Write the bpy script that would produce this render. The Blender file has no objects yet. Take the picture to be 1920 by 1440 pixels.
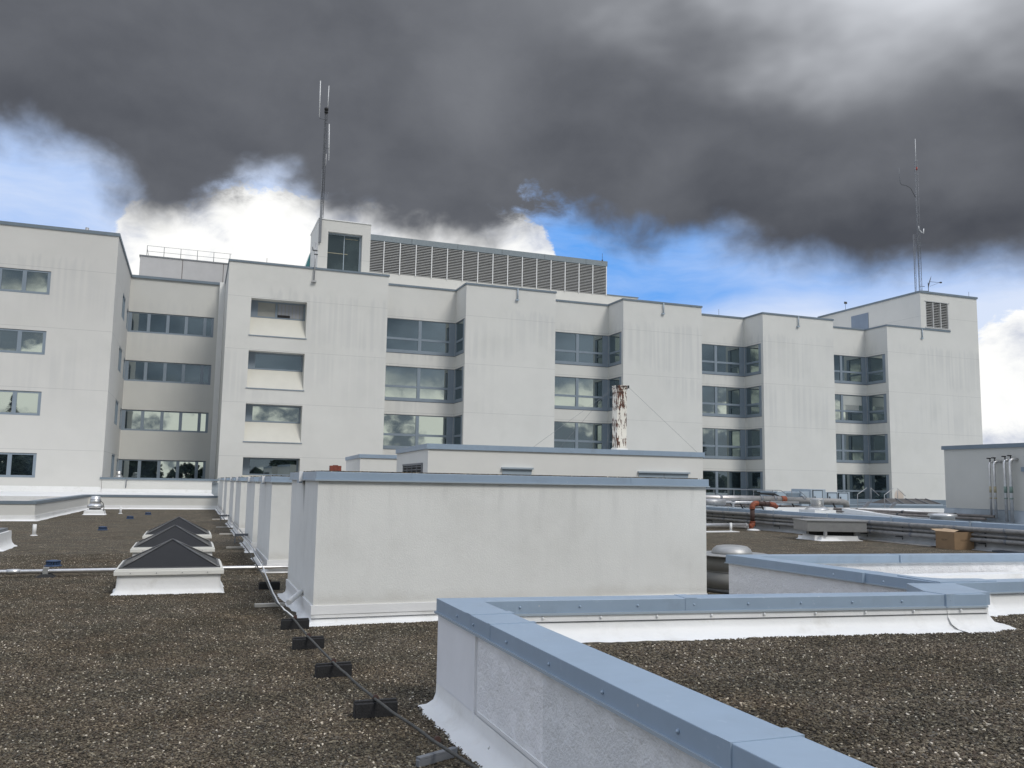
import bpy, bmesh, math, random
import numpy as np
from math import radians, sin, cos, pi
from mathutils import Vector, Matrix

random.seed(7)
SC = bpy.context.scene
COL = SC.collection

# ------------------------------------------------------------------ camera
cam_d = bpy.data.cameras.new('camera')
cam = bpy.data.objects.new('camera', cam_d)
COL.objects.link(cam)
YAW, PITCH, ROLL = radians(20.15), radians(6.5), radians(1.0)
fwd = Vector((sin(YAW)*cos(PITCH), cos(YAW)*cos(PITCH), sin(PITCH)))
rt = Vector((cos(YAW), -sin(YAW), 0)); up = rt.cross(fwd)
r2 = rt*cos(ROLL) + up*sin(ROLL); u2 = -rt*sin(ROLL) + up*cos(ROLL)
M = Matrix.Identity(4)
for i in range(3):
    M[i][0] = r2[i]; M[i][1] = u2[i]; M[i][2] = -fwd[i]
M.translation = Vector((0, 0, 1.7))
cam.matrix_world = M
cam_d.sensor_width = 36; cam_d.lens = 1620/1920*36
cam_d.clip_start = 0.05; cam_d.clip_end = 4000
SC.camera = cam
SC.view_settings.view_transform = 'Standard'
SC.view_settings.look = 'None'
SC.view_settings.gamma = 1
SC.view_settings.exposure = 0.0

# ------------------------------------------------------------------ node helper
class NT:
    def __init__(s, tree): s.t = tree; s.n = tree.nodes; s.l = tree.links
    def node(s, typ, **kw):
        n = s.n.new(typ)
        for k, v in kw.items(): setattr(n, k, v)
        return n
    def put(s, sock, v):
        if isinstance(v, bpy.types.NodeSocket): s.l.new(v, sock)
        elif v is not None:
            if isinstance(v, (tuple, list)) and len(v) == 3 and sock.type == 'RGBA': v = (*v, 1)
            sock.default_value = v
    def m(s, op, a, b=None, c=None, clamp=False):
        n = s.node('ShaderNodeMath', operation=op, use_clamp=clamp)
        s.put(n.inputs[0], a); s.put(n.inputs[1], b); s.put(n.inputs[2], c)
        return n.outputs[0]
    def smooth(s, x, lo, hi, a=0.0, b=1.0):
        n = s.node('ShaderNodeMapRange', interpolation_type='SMOOTHSTEP')
        s.put(n.inputs[0], x); s.put(n.inputs[1], lo); s.put(n.inputs[2], hi); s.put(n.inputs[3], a); s.put(n.inputs[4], b)
        return n.outputs[0]
    def lin(s, x, lo, hi, a=0.0, b=1.0):
        n = s.node('ShaderNodeMapRange')
        s.put(n.inputs[0], x); s.put(n.inputs[1], lo); s.put(n.inputs[2], hi); s.put(n.inputs[3], a); s.put(n.inputs[4], b)
        return n.outputs[0]
    def noise(s, vec, scale, detail=4, rough=.55, dist=0.0):
        n = s.node('ShaderNodeTexNoise')
        s.put(n.inputs['Vector'], vec); n.inputs['Scale'].default_value = scale
        n.inputs['Detail'].default_value = detail; n.inputs['Roughness'].default_value = rough
        n.inputs['Distortion'].default_value = dist
        return n.outputs['Fac']
    def mapv(s, vec, sc=(1, 1, 1), loc=(0, 0, 0)):
        n = s.node('ShaderNodeMapping'); s.put(n.inputs[0], vec)
        n.inputs['Location'].default_value = loc; n.inputs['Scale'].default_value = sc
        return n.outputs[0]
    def mix(s, f, a, b, typ='MIX'):
        n = s.node('ShaderNodeMix', data_type='RGBA', blend_type=typ)
        s.put(n.inputs[0], f); s.put(n.inputs[6], a); s.put(n.inputs[7], b)
        return n.outputs[2]
    def xyz(s, vec):
        n = s.node('ShaderNodeSeparateXYZ'); s.put(n.inputs[0], vec); return n.outputs
    def curve(s, x, lo, hi, pts, ymax=1.0):
        n = s.node('ShaderNodeFloatCurve')
        x01 = s.lin(x, lo, hi, 0.0, 1.0)
        s.put(n.inputs['Value'], x01)
        c = n.mapping.curves[0]
        P = [((a-lo)/(hi-lo), b/ymax) for a, b in pts]
        c.points[0].location = P[0]; c.points[1].location = P[-1]
        for p in P[1:-1]: c.points.new(*p)
        n.mapping.update()
        return s.m('MULTIPLY', n.outputs[0], ymax)

# ------------------------------------------------------------------ world
SUN_AZ, SUN_EL = radians(158), radians(46)
W = bpy.data.worlds.new('World'); SC.world = W; W.use_nodes = True
w = NT(W.node_tree); w.n.clear()
tc = w.node('ShaderNodeTexCoord').outputs['Generated']
dx, dy, dz = w.xyz(tc)
az = w.m('SUBTRACT', w.m('MULTIPLY', w.m('ARCTAN2', dx, dy), 180/pi), 20.0)     # degrees clockwise from 20 deg right of the facade's normal
el = w.m('MULTIPLY', w.m('ARCSINE', dz), 180/pi)
aaz = w.m('ABSOLUTE', az)
warp = w.node('ShaderNodeTexNoise'); w.put(warp.inputs['Vector'], tc); warp.inputs['Scale'].default_value = 9; warp.inputs['Detail'].default_value = 3
wv = w.node('ShaderNodeVectorMath', operation='SCALE'); w.put(wv.inputs[0], warp.outputs['Color']); wv.inputs['Scale'].default_value = .05
vv = w.node('ShaderNodeVectorMath', operation='ADD'); w.put(vv.inputs[0], tc); w.put(vv.inputs[1], wv.outputs[0])
V = vv.outputs[0]
n_big = w.noise(w.mapv(V, (1, 1, 1.5)), 5, 10, .6)
n_mid = w.noise(w.mapv(V, (1, 1, 1.3), (3, 1, 5)), 13, 10, .6)
n_fine = w.noise(w.mapv(V, (1, 1, 1.6), (7, 2, 1)), 26, 9, .68)
n_low = w.noise(w.mapv(tc, (1, 1, 1.7), (1.3, 4, 2)), 3.2, 4, .5)
n_soft = w.noise(w.mapv(tc, (1, 1, 1.8), (2, 7, 3)), 7, 3, .5)
wisp = w.noise(w.mapv(V, (1, 1, 4.5), (5, 5, 5)), 7, 8, .6)
# lower edge of the storm cloud
D = w.curve(az, -40, 40, [(-40, 19.8), (-33, 19.0), (-28, 18.3), (-25, 16.8), (-22, 16.0), (-19, 17.4), (-14, 17.9), (-10, 16.6), (-6, 16.0), (-2, 15.6), (1.5, 16.8), (4, 17.2), (7, 15.6), (10.5, 15.6), (13, 15.8), (17, 14.4), (20, 13.6), (23, 12.9), (27, 12.6), (32, 12.7), (40, 12.7)], 40)
n_edge = w.noise(w.mapv(V, (1, 1, 1.2), (4, 2, 6)), 12, 5, .52)
def blob0(a0, e0, ra, re):
    a = w.m('DIVIDE', w.m('SUBTRACT', az, a0), ra); e = w.m('DIVIDE', w.m('SUBTRACT', el, e0), re)
    return w.smooth(w.m('SQRT', w.m('ADD', w.m('MULTIPLY', a, a), w.m('MULTIPLY', e, e))), 1.0, 0.0)
mott = w.m('ADD', blob0(.8, 18.6, 5.5, 2.9), w.m('MULTIPLY', blob0(-17.5, 18.0, 6, 2.0), .6))
dark = w.smooth(w.m('ADD', w.m('ADD', w.m('SUBTRACT', el, D), w.m('MULTIPLY', w.m('SUBTRACT', n_edge, .5), w.lin(az, 8, 22, 7.0, 5.0))), w.m('MULTIPLY', mott, w.m('SUBTRACT', w.m('MULTIPLY', w.m('SUBTRACT', n_fine, .5), 9), .5))), -1.5, 2.1)
# top edge of the bright cumulus below it
C = w.curve(az, -40, 40, [(-40, 12), (-33, 12.6), (-29, 13.5), (-26, 14.0), (-24.2, 16.4), (-22, 17.2), (-18, 18.2), (-10, 18.0), (-3, 18.2), (1, 17.5), (2.8, 15.8), (3.4, 13.5), (7, 11.0), (12, 9.5), (18, 9.0), (24, 8.5), (27.4, 8.2), (28.6, 8.6), (29.6, 9.5), (32, 11.2), (36, 13), (40, 13)], 40)
cum = w.smooth(w.m('ADD', w.m('SUBTRACT', C, el), w.m('MULTIPLY', w.m('SUBTRACT', n_fine, .5), 4.5)), -.25, .45)
# how hazy the open sky is
Hz = w.curve(az, -40, 40, [(-40, .7), (-30, .70), (-24, .8), (-10, .9), (0, .6), (3, .2), (8, .14), (12, .22), (15, .38), (18, .5), (22, .42), (27, .6), (32, .6), (40, .6)], 1)
haze = w.m('ADD', w.m('ADD', Hz, w.m('MULTIPLY', w.m('SUBTRACT', wisp, .5), .8)), w.smooth(el, 12.6, 9.5, 0, .75), clamp=True)
sky = w.node('ShaderNodeTexSky', sky_type='NISHITA', sun_disc=False, sun_elevation=SUN_EL, sun_rotation=SUN_AZ, altitude=80, air_density=1.0, dust_density=.6)
skyc = w.mix(.9, sky.outputs[0], (.95, 3.7, 9.4))
skyc = w.mix(haze, skyc, (6.9, 7.8, 9.6))
cshade = w.m('ADD', w.smooth(n_big, .36, .56, .70, 1.0), w.m('MULTIPLY', w.m('SUBTRACT', n_mid, .5), .5))
cshade = w.m('ADD', cshade, w.curve(az, -40, 40, [(-40, 0), (-16, .05), (-12, -.12), (-5, -.2), (0, -.12), (2.5, .0), (20, 0), (40, 0)], 1) if False else w.m('MULTIPLY', w.m('MULTIPLY', w.smooth(az, -15, -9), w.smooth(az, 3, -1)), -.10))
cumc = w.mix(w.smooth(cshade, .55, 1.0), (4.6, 5.1, 6.4), (10.4, 10.4, 10.2))
front = w.mix(cum, skyc, cumc)
# storm cloud brightness
def blob(a0, e0, ra, re, amp):
    a = w.m('DIVIDE', w.m('SUBTRACT', az, a0), ra); e = w.m('DIVIDE', w.m('SUBTRACT', el, e0), re)
    r = w.m('SQRT', w.m('ADD', w.m('MULTIPLY', a, a), w.m('MULTIPLY', e, e)))
    r = w.m('ADD', r, w.m('MULTIPLY', w.m('SUBTRACT', n_soft, .5), .9))
    return w.smooth(r, 1.0, 0.0, 0, amp)
L = w.m('ADD', 1.18, w.m('MULTIPLY', w.m('SUBTRACT', n_soft, .5), 1.1))
L = w.m('ADD', L, w.m('MULTIPLY', w.m('SUBTRACT', n_mid, .5), .62))
for b in (blob(30, 32, 30, 11.5, 5.6), blob(24, 25, 11, 5, 1.3), blob(6, 33, 22, 8, 1.2), blob(-3, 25, 6, 6, .7), blob(-27, 33, 25, 9, .35), blob(-14, 25, 14, 5, .25), blob(20, 15.5, 25, 3.5, -.28)):
    L = w.m('ADD', L, b)
L = w.m('MAXIMUM', L, .75)
dkc = w.node('ShaderNodeCombineXYZ'); w.put(dkc.inputs[0], L); w.put(dkc.inputs[1], w.m('ADD', w.m('MULTIPLY', L, 1.03), .04)); w.put(dkc.inputs[2], w.m('ADD', w.m('MULTIPLY', L, 1.08), .17))
front = w.mix(dark, front, dkc.outputs[0])
# the rest of the sky, broken cloud (lights the place and shows in the glass)
g_mask = w.smooth(w.m('ADD', n_big, w.m('MULTIPLY', w.m('SUBTRACT', n_mid, .5), .5)), .44, .56)
g_up = w.smooth(el, 26, 46)
g_col = w.mix(w.smooth(n_low, .35, .65), (11, 11.6, 12.8), (20, 20.3, 20.6))
g_blue = w.mix(.5, (2.6, 4.6, 9.4), sky.outputs[0])
g_hi = w.mix(g_mask, g_blue, g_col)
g_dk = w.mix(w.smooth(n_soft, .35, .68), (1.2, 1.55, 2.0), (3.2, 3.8, 4.6))
g_lo = w.mix(w.smooth(n_mid, .45, .55), (2.6, 3.0, 3.5), (13.5, 13.5, 12.2))
back_dk = w.smooth(w.m('ADD', el, w.m('MULTIPLY', w.m('SUBTRACT', n_big, .5), 7)), 4.6, 6.8)
back_dk = w.m('MULTIPLY', back_dk, w.m('SUBTRACT', 1.0, w.m('MULTIPLY', w.smooth(az, -176, -169), w.smooth(az, -146, -153))))
back_dk = w.m('MULTIPLY', back_dk, w.m('SUBTRACT', 1.0, w.m('MULTIPLY', w.m('MULTIPLY', w.smooth(az, -187, -188.5), w.smooth(az, -195, -193)), w.smooth(w.m('ADD', el, w.m('MULTIPLY', w.m('SUBTRACT', n_big, .5), 14)), 12, 9))))
gen = w.mix(back_dk, g_lo, g_dk)
side = w.m('MULTIPLY', w.smooth(az, -50, -62), w.smooth(az, -150, -120))
gen = w.mix(side, gen, w.mix(g_mask, (5.2, 6.2, 8.4), (8.8, 9.3, 10.4)))
gen = w.mix(g_up, gen, g_hi)
B = w.m('MAXIMUM', w.smooth(aaz, 40, 58), w.smooth(el, 36, 52))
fin = w.mix(B, front, gen)
fin = w.mix(w.smooth(el, .5, -3), fin, (1.2, 1.3, 1.3))
bg = w.node('ShaderNodeBackground'); w.put(bg.inputs[0], fin); bg.inputs[1].default_value = .1
out = w.node('ShaderNodeOutputWorld'); w.l.new(bg.outputs[0], out.inputs[0])
W.cycles.sampling_method = 'MANUAL'; W.cycles.sample_map_resolution = 1024

# ------------------------------------------------------------------ sun (veiled)
sd = bpy.data.lights.new('sun', 'SUN'); sd.energy = 1.75; sd.angle = radians(20); sd.color = (1, .96, .9)
so = bpy.data.objects.new('sun', sd); COL.objects.link(so)
sdir = Vector((sin(SUN_AZ)*cos(SUN_EL), cos(SUN_AZ)*cos(SUN_EL), sin(SUN_EL)))
so.rotation_euler = sdir.to_track_quat('Z', 'Y').to_euler()
so.location = (0, -20, 60)

# ------------------------------------------------------------------ materials
MATS = {}
def mat(name, col, rough=.7, metal=0.0, var=.06, vscale=1.2, bump=0.0, bscale=60, spec=.5, fn=None, coat=0):
    if name in MATS: return MATS[name]
    m = bpy.data.materials.new(name); m.use_nodes = True
    t = NT(m.node_tree); b = t.n['Principled BSDF']
    pos = t.node('ShaderNodeNewGeometry').outputs['Position']
    c = t.mix(1.0, col, (1, 1, 1), 'MULTIPLY')
    v = t.lin(t.noise(pos, vscale, 5, .6), .3, .7, 1-var, 1+var)
    g = t.node('ShaderNodeCombineXYZ')
    for k in range(3): t.put(g.inputs[k], v)
    c = t.mix(1.0, col, g.outputs[0], 'MULTIPLY')
    b.inputs['Roughness'].default_value = rough
    b.inputs['Metallic'].default_value = metal
    b.inputs['Specular IOR Level'].default_value = spec
    b.inputs['Coat Weight'].default_value = coat
    h = None
    if bump:
        h = t.noise(pos, bscale, 3, .6)
    if fn:
        r = fn(t, pos, c, h, b)
        if r: c, h = r
    if h is not None:
        bn = t.node('ShaderNodeBump'); t.put(bn.inputs['Height'], h)
        bn.inputs['Strength'].default_value = min(1, bump if bump else .3); bn.inputs['Distance'].default_value = .01
        t.l.new(bn.outputs[0], b.inputs['Normal'])
    t.put(b.inputs['Base Color'], c)
    MATS[name] = m
    return m

def stucco_fn(stain, joints=True):
    def fn(t, pos, c, h, b):
        x, y, z = t.xyz(pos)
        s = t.node('ShaderNodeCombineXYZ'); t.put(s.inputs[0], t.m('ADD', x, y)); t.put(s.inputs[2], t.m('MULTIPLY', z, .03))
        st = t.noise(s.outputs[0], 2.6, 1, .4)
        pt = t.noise(t.mapv(pos, (1, 1, 1), (4, 4, 4)), .14, 3, .5)
        zz = t.m('ADD', z, t.m('MULTIPLY', t.noise(s.outputs[0], 3.5, 1, .4), 1.4))
        zm = t.m('MULTIPLY', t.smooth(zz, 16.8, 16.3), t.smooth(zz, 6.5, 9.5))
        zm = t.m('MULTIPLY', zm, t.smooth(t.m('ABSOLUTE', t.m('SUBTRACT', zz, 12.2)), .15, .6, .3, 1))
        k = t.m('MULTIPLY', t.m('MULTIPLY', t.smooth(st, .38, .60), t.smooth(pt, .40, .62)), zm)
        c = t.mix(t.m('MULTIPLY', k, stain), c, (.455, .46, .455))
        if joints:
            fz = t.m('FRACT', t.m('DIVIDE', t.m('SUBTRACT', z, 3.27-39.8), 3.98))
            jl = t.m('LESS_THAN', fz, .009)
            c = t.mix(t.m('MULTIPLY', jl, .32), c, (.25, .25, .25))
        # rain streaks below the copings and grime
        g2 = t.noise(pos, .5, 5, .6)
        c = t.mix(t.smooth(g2, .5, .75, 0, .22), c, (.52, .52, .48))
        r0 = t.m('SQRT', t.m('ADD', t.m('POWER', t.m('SUBTRACT', x, 64.85), 2), t.m('POWER', t.m('SUBTRACT', z, 1.0), 2)))
        c = t.mix(t.m('MULTIPLY', t.smooth(t.m('ADD', r0, t.m('MULTIPLY', t.m('SUBTRACT', g2, .5), .6)), .75, .45), .5), c, (.42, .28, .18))
        return c, h
    return fn
STU = mat('painted_stucco', (.635, .628, .592), .85, var=.03, vscale=.4, bump=.3, bscale=26, fn=stucco_fn(.32), spec=.25)
STU_W = mat('wing_stucco', (.60, .59, .56), .85, var=.03, vscale=.4, bump=.3, bscale=26, fn=stucco_fn(.38), spec=.25)
CREAM = mat('cream_stucco', (.60, .585, .52), .85, var=.03, bump=.4, bscale=26, spec=.25)
CONN = mat('beige_stucco', (.56, .555, .52), .85, var=.03, vscale=.4, bump=.4, bscale=26, spec=.25, fn=stucco_fn(.2, False))
def mon_fn(t, pos, c, h, b):
    x, y, z = t.xyz(pos)
    s = t.node('ShaderNodeCombineXYZ'); t.put(s.inputs[0], t.m('ADD', x, y)); t.put(s.inputs[2], t.m('MULTIPLY', z, .12))
    st = t.noise(s.outputs[0], 5.0, 5, .6)
    c = t.mix(t.m('MULTIPLY', t.smooth(st, .5, .68), t.smooth(z, 1.0, 1.7, .06, .22)), c, (.40, .40, .39))
    sp = t.node('ShaderNodeTexVoronoi'); t.put(sp.inputs['Vector'], pos); sp.inputs['Scale'].default_value = 1.7
    c = t.mix(t.m('MULTIPLY', t.m('LESS_THAN', sp.outputs['Distance'], .012), .7), c, (.16, .14, .12))
    g = t.noise(pos, .9, 5, .6)
    c = t.mix(t.smooth(g, .48, .75, 0, .3), c, (.50, .495, .46))
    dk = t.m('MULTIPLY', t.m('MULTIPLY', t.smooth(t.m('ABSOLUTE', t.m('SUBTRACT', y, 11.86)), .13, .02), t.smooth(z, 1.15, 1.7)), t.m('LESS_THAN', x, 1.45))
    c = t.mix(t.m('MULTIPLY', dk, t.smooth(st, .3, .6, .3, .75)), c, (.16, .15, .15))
    bs = t.smooth(t.m('ADD', z, t.m('MULTIPLY', t.m('SUBTRACT', g, .5), .6)), .38, .18)
    c = t.mix(t.m('MULTIPLY', bs, .3), c, (.40, .37, .31))
    hh = t.m('ADD', t.m('MULTIPLY', t.noise(pos, 75, 4, .6), .8), t.m('MULTIPLY', t.noise(pos, 3, 3, .5), .9))
    return c, hh
MON = mat('textured_stucco', (.73, .732, .70), .85, var=.03, bump=.4, fn=mon_fn, spec=.25)
def plaster_fn(t, pos, c, h, b):
    n1 = t.noise(pos, 62, 4, .62); n2 = t.noise(pos, 9, 3, .5)
    k = t.smooth(n2, .38, .55)
    hh = t.m('MULTIPLY', t.m('MULTIPLY', n1, t.m('ADD', .9, k)), 1.5)
    x, y, z = t.xyz(pos)
    s = t.node('ShaderNodeCombineXYZ'); t.put(s.inputs[1], y); t.put(s.inputs[0], x); t.put(s.inputs[2], t.m('MULTIPLY', z, .15))
    dr = t.noise(s.outputs[0], 22, 3, .5)
    hh = t.m('ADD', hh, t.m('MULTIPLY', t.smooth(dr, .66, .72), .7))
    c = t.mix(t.smooth(t.noise(pos, 4, 4, .6), .5, .8, 0, .3), c, (.68, .68, .64))
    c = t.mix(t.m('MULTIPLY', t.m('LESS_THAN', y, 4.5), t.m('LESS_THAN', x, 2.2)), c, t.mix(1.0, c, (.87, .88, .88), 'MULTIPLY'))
    return c, hh
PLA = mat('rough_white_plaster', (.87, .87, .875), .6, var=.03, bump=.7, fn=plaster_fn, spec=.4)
def memb_fn(t, pos, c, h, b):
    d = t.noise(pos, 3.1, 6, .65)
    c = t.mix(t.smooth(d, .5, .8, 0, .45), c, (.52, .50, .45))
    c = t.mix(t.smooth(t.noise(pos, 12, 4, .6), .62, .8, 0, .3), c, (.60, .55, .46))
    return c, t.noise(pos, 7, 4, .6)
MEM = mat('white_membrane', (.77, .77, .755), .5, var=.03, bump=.6, fn=memb_fn, spec=.4)
def cap_fn(t, pos, c, h, b):
    s = t.noise(t.mapv(pos, (1, 1, 1), (3, 1, 7)), 16, 6, .7)
    c = t.mix(t.smooth(s, .60, .74, 0, .35), c, (.48, .55, .62))
    d = t.noise(t.mapv(pos, (1, 1, 1), (9, 4, 7)), 2.2, 6, .65)
    c = t.mix(t.smooth(d, .52, .72, 0, .32), c, (.20, .24, .28))
    v = t.node('ShaderNodeTexVoronoi'); t.put(v.inputs['Vector'], pos); v.inputs['Scale'].default_value = 5
    c = t.mix(t.m('MULTIPLY', t.m('LESS_THAN', v.outputs['Distance'], .035), .6), c, (.55, .57, .56))
    return c, h
CAP = mat('blue_grey_coping', (.285, .365, .455), .40, metal=0.0, var=.05, vscale=2.5, bump=.55, bscale=2.2, spec=.5, fn=cap_fn)
CAPF = mat('weathered_coping', (.165, .205, .24), .5, var=.08, vscale=.8, spec=.4)
FRM = mat('blue_grey_window_frame', (.215, .26, .305), .5, var=.05, spec=.4)
FRMD = mat('dark_seam_and_shade_line', (.05, .055, .06), .8)  # dark seams, and shade lines put in as colour at the window heads
ALU = mat('spun_aluminium', (.60, .60, .59), .38, metal=.85, var=.1, vscale=6, bump=.1, bscale=30)
GALV = mat('galvanised_steel', (.42, .42, .42), .5, metal=.6, var=.18, vscale=7, bump=.1, bscale=20)
SILV = mat('silver_jacket', (.62, .61, .60), .33, metal=.8, var=.15, vscale=5, bump=.15, bscale=8)
DGREY = mat('dark_steel', (.07, .075, .08), .6, metal=.3)
MGREY = mat('mid_grey_steel', (.19, .20, .215), .55, metal=.3)
BLK = mat('black_rubber', (.012, .012, .013), .75, var=.2, vscale=20, bump=.4, bscale=60)
def insul_fn(t, pos, c, h, b):
    return t.mix(t.smooth(t.noise(pos, 6, 5, .65), .45, .75, 0, .7), c, (.12, .12, .12)), t.noise(pos, 12, 3, .5)
INS = mat('wrapped_insulation', (.25, .245, .235), .6, var=.12, bump=.5, fn=insul_fn)
def rust_fn(t, pos, c, h, b):
    x, y, z = t.xyz(pos)
    s = t.node('ShaderNodeCombineXYZ'); t.put(s.inputs[0], x); t.put(s.inputs[1], y); t.put(s.inputs[2], t.m('MULTIPLY', z, .22))
    n = t.noise(s.outputs[0], 12, 8, .72)
    band = t.noise(t.mapv(pos, (.2, .2, 1.6)), 1.6, 3, .5)
    k = t.smooth(t.m('ADD', n, t.m('MULTIPLY', t.m('SUBTRACT', band, .5), .5)), .52, .545)
    rc = t.mix(t.smooth(t.noise(pos, 9, 4, .6), .4, .6), (.045, .022, .016), (.13, .05, .03))
    return t.mix(k, c, rc), t.m('SUBTRACT', 1.0, k)
RUST = mat('peeling_white_paint', (.70, .67, .60), .75, var=.06, bump=.6, fn=rust_fn)
ORG = mat('rusty_orange_fitting', (.23, .06, .026), .65, var=.45, vscale=14, bump=.5, bscale=30)
DRUST = mat('dark_rust_pipe', (.055, .028, .022), .7, var=.4, vscale=12, bump=.4, bscale=30)
PIPEC = mat('dark_cable_jacket', (.05, .05, .045), .6, var=.35, vscale=20)
WPIPE = mat('white_pipe_paint', (.74, .74, .72), .45, var=.05)
BLUE = mat('blue_plastic', (.03, .06, .125), .5, var=.12, vscale=30)
BRICKR = mat('red_brick', (.22, .06, .04), .8, var=.3, vscale=20)
TIMB = mat('weathered_timber', (.42, .40, .36), .8, var=.15, vscale=9)
CARD = mat('brown_cardboard', (.25, .165, .092), .85, var=.08, vscale=4)
INK = mat('dark_print', (.09, .055, .03), .85)
WHT = mat('white_enamel', (.78, .78, .77), .4, var=.03)
REDM = mat('red_marking', (.35, .05, .04), .5)
TEAL = mat('teal_glazing', (.10, .32, .33), .25, coat=.5)
LTG = mat('light_blue_grey_metal', (.34, .40, .45), .45, var=.05)
YEL = mat('yellow_band', (.36, .31, .20), .6); GRN = mat('green_band', (.16, .22, .19), .6)
PANEL = mat('grey_concrete_panel', (.46, .455, .455), .85, var=.04)
def roofm_fn(t, pos, c, h, b):
    d = t.noise(pos, .35, 6, .6)
    return t.mix(t.smooth(d, .42, .62), c, (.22, .25, .27)), t.noise(pos, 3, 4, .5)
ROOFM = mat('grey_white_roof_coating', (.36, .40, .43), .6, var=.05, bump=.3, fn=roofm_fn)
def skyl_fn(t, pos, c, h, b): return c, t.noise(pos, 3, 2, .5)
DOME = mat('smoked_acrylic', (.018, .018, .019), .3, var=.1, vscale=8, spec=.12)
LOUV = mat('louver_metal', (.50, .50, .49), .55, var=.05)
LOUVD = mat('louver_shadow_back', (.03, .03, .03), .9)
BLIND = mat('window_blind', (.42, .44, .42), .6, coat=.25)
BLINDV = mat('vertical_blind', (.30, .31, .34), .6, coat=.25)
ROOM = mat('room_wall_behind_glass', (.30, .30, .27), .6, coat=.35)

def gravel_mat():
    m = bpy.data.materials.new('roof_gravel'); m.use_nodes = True
    t = NT(m.node_tree); b = t.n['Principled BSDF']
    pos = t.node('ShaderNodeNewGeometry').outputs['Position']
    jit = t.node('ShaderNodeTexNoise'); t.put(jit.inputs['Vector'], pos); jit.inputs['Scale'].default_value = 30
    a = t.node('ShaderNodeVectorMath', operation='SCALE'); t.put(a.inputs[0], jit.outputs['Color']); a.inputs['Scale'].default_value = .012
    p2 = t.node('ShaderNodeVectorMath', operation='ADD'); t.put(p2.inputs[0], pos); t.put(p2.inputs[1], a.outputs[0])
    v = t.node('ShaderNodeTexVoronoi'); t.put(v.inputs['Vector'], p2.outputs[0]); v.inputs['Scale'].default_value = 52
    r = t.node('ShaderNodeSeparateColor'); t.put(r.inputs[0], v.outputs['Color'])
    base = stone_ramp(t, r.outputs[0])
    patch = t.noise(pos, .7, 5, .6)
    base = t.mix(t.smooth(patch, .40, .66, 0, .55), base, t.mix(1.0, base, (.80, .71, .60), 'MULTIPLY'))
    patch2 = t.noise(t.mapv(pos, (1, 1, 1), (9, 3, 2)), 1.9, 4, .6)
    base = t.mix(1.0, base, t.mix(t.smooth(patch2, .35, .65), (.74, .76, .72), (1.12, 1.1, 1.06)), 'MULTIPLY')
    base = t.mix(1.0, base, (1.28, 1.24, 1.15), 'MULTIPLY')
    gap = t.smooth(v.outputs['Distance'], .4, .8, 0, .6)
    base = t.mix(gap, base, (.012, .010, .008))
    t.put(b.inputs['Base Color'], base); b.inputs['Roughness'].default_value = .85; b.inputs['Specular IOR Level'].default_value = .3
    bn = t.node('ShaderNodeBump'); bn.inputs['Strength'].default_value = 1; bn.inputs['Distance'].default_value = .006
    t.put(bn.inputs['Height'], t.m('SUBTRACT', 1.0, v.outputs['Distance'])); t.l.new(bn.outputs[0], b.inputs['Normal'])
    return m
def stone_ramp(t, f):
    cr = t.node('ShaderNodeValToRGB'); t.put(cr.inputs[0], f)
    e = cr.color_ramp; e.interpolation = 'CONSTANT'
    cols = [(0, (.028, .024, .018)), (.14, (.055, .046, .035)), (.32, (.088, .073, .054)), (.48, (.062, .048, .037)), (.62, (.108, .092, .068)), (.77, (.15, .13, .098)), (.87, (.105, .098, .087)), (.94, (.23, .205, .16)), (.978, (.50, .46, .40))]
    e.elements[0].position = 0; e.elements[0].color = (*cols[0][1], 1); e.elements[1].position = cols[1][0]; e.elements[1].color = (*cols[1][1], 1)
    for p, c in cols[2:]:
        x = e.elements.new(p); x.color = (*c, 1)
    return cr.outputs[0]
GRAV = gravel_mat()
def stone_mat():
    m = bpy.data.materials.new('pebble'); m.use_nodes = True
    t = NT(m.node_tree); b = t.n['Principled BSDF']
    at = t.node('ShaderNodeAttribute', attribute_name='tone', attribute_type='INSTANCER')
    c = t.mix(1.0, stone_ramp(t, at.outputs['Fac']), (1.12, 1.10, 1.07), 'MULTIPLY')
    pos = t.node('ShaderNodeNewGeometry').outputs['Position']
    patch = t.noise(pos, .7, 5, .6)
    c = t.mix(t.smooth(patch, .40, .66, 0, .55), c, t.mix(1.0, c, (.80, .71, .60), 'MULTIPLY'))
    patch2 = t.noise(t.mapv(pos, (1, 1, 1), (9, 3, 2)), 1.9, 4, .6)
    c = t.mix(1.0, c, t.mix(t.smooth(patch2, .35, .65), (.80, .82, .78), (1.2, 1.18, 1.14)), 'MULTIPLY')
    t.put(b.inputs['Base Color'], c); b.inputs['Roughness'].default_value = .8; b.inputs['Specular IOR Level'].default_value = .35
    return m
PEB = stone_mat()

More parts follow.
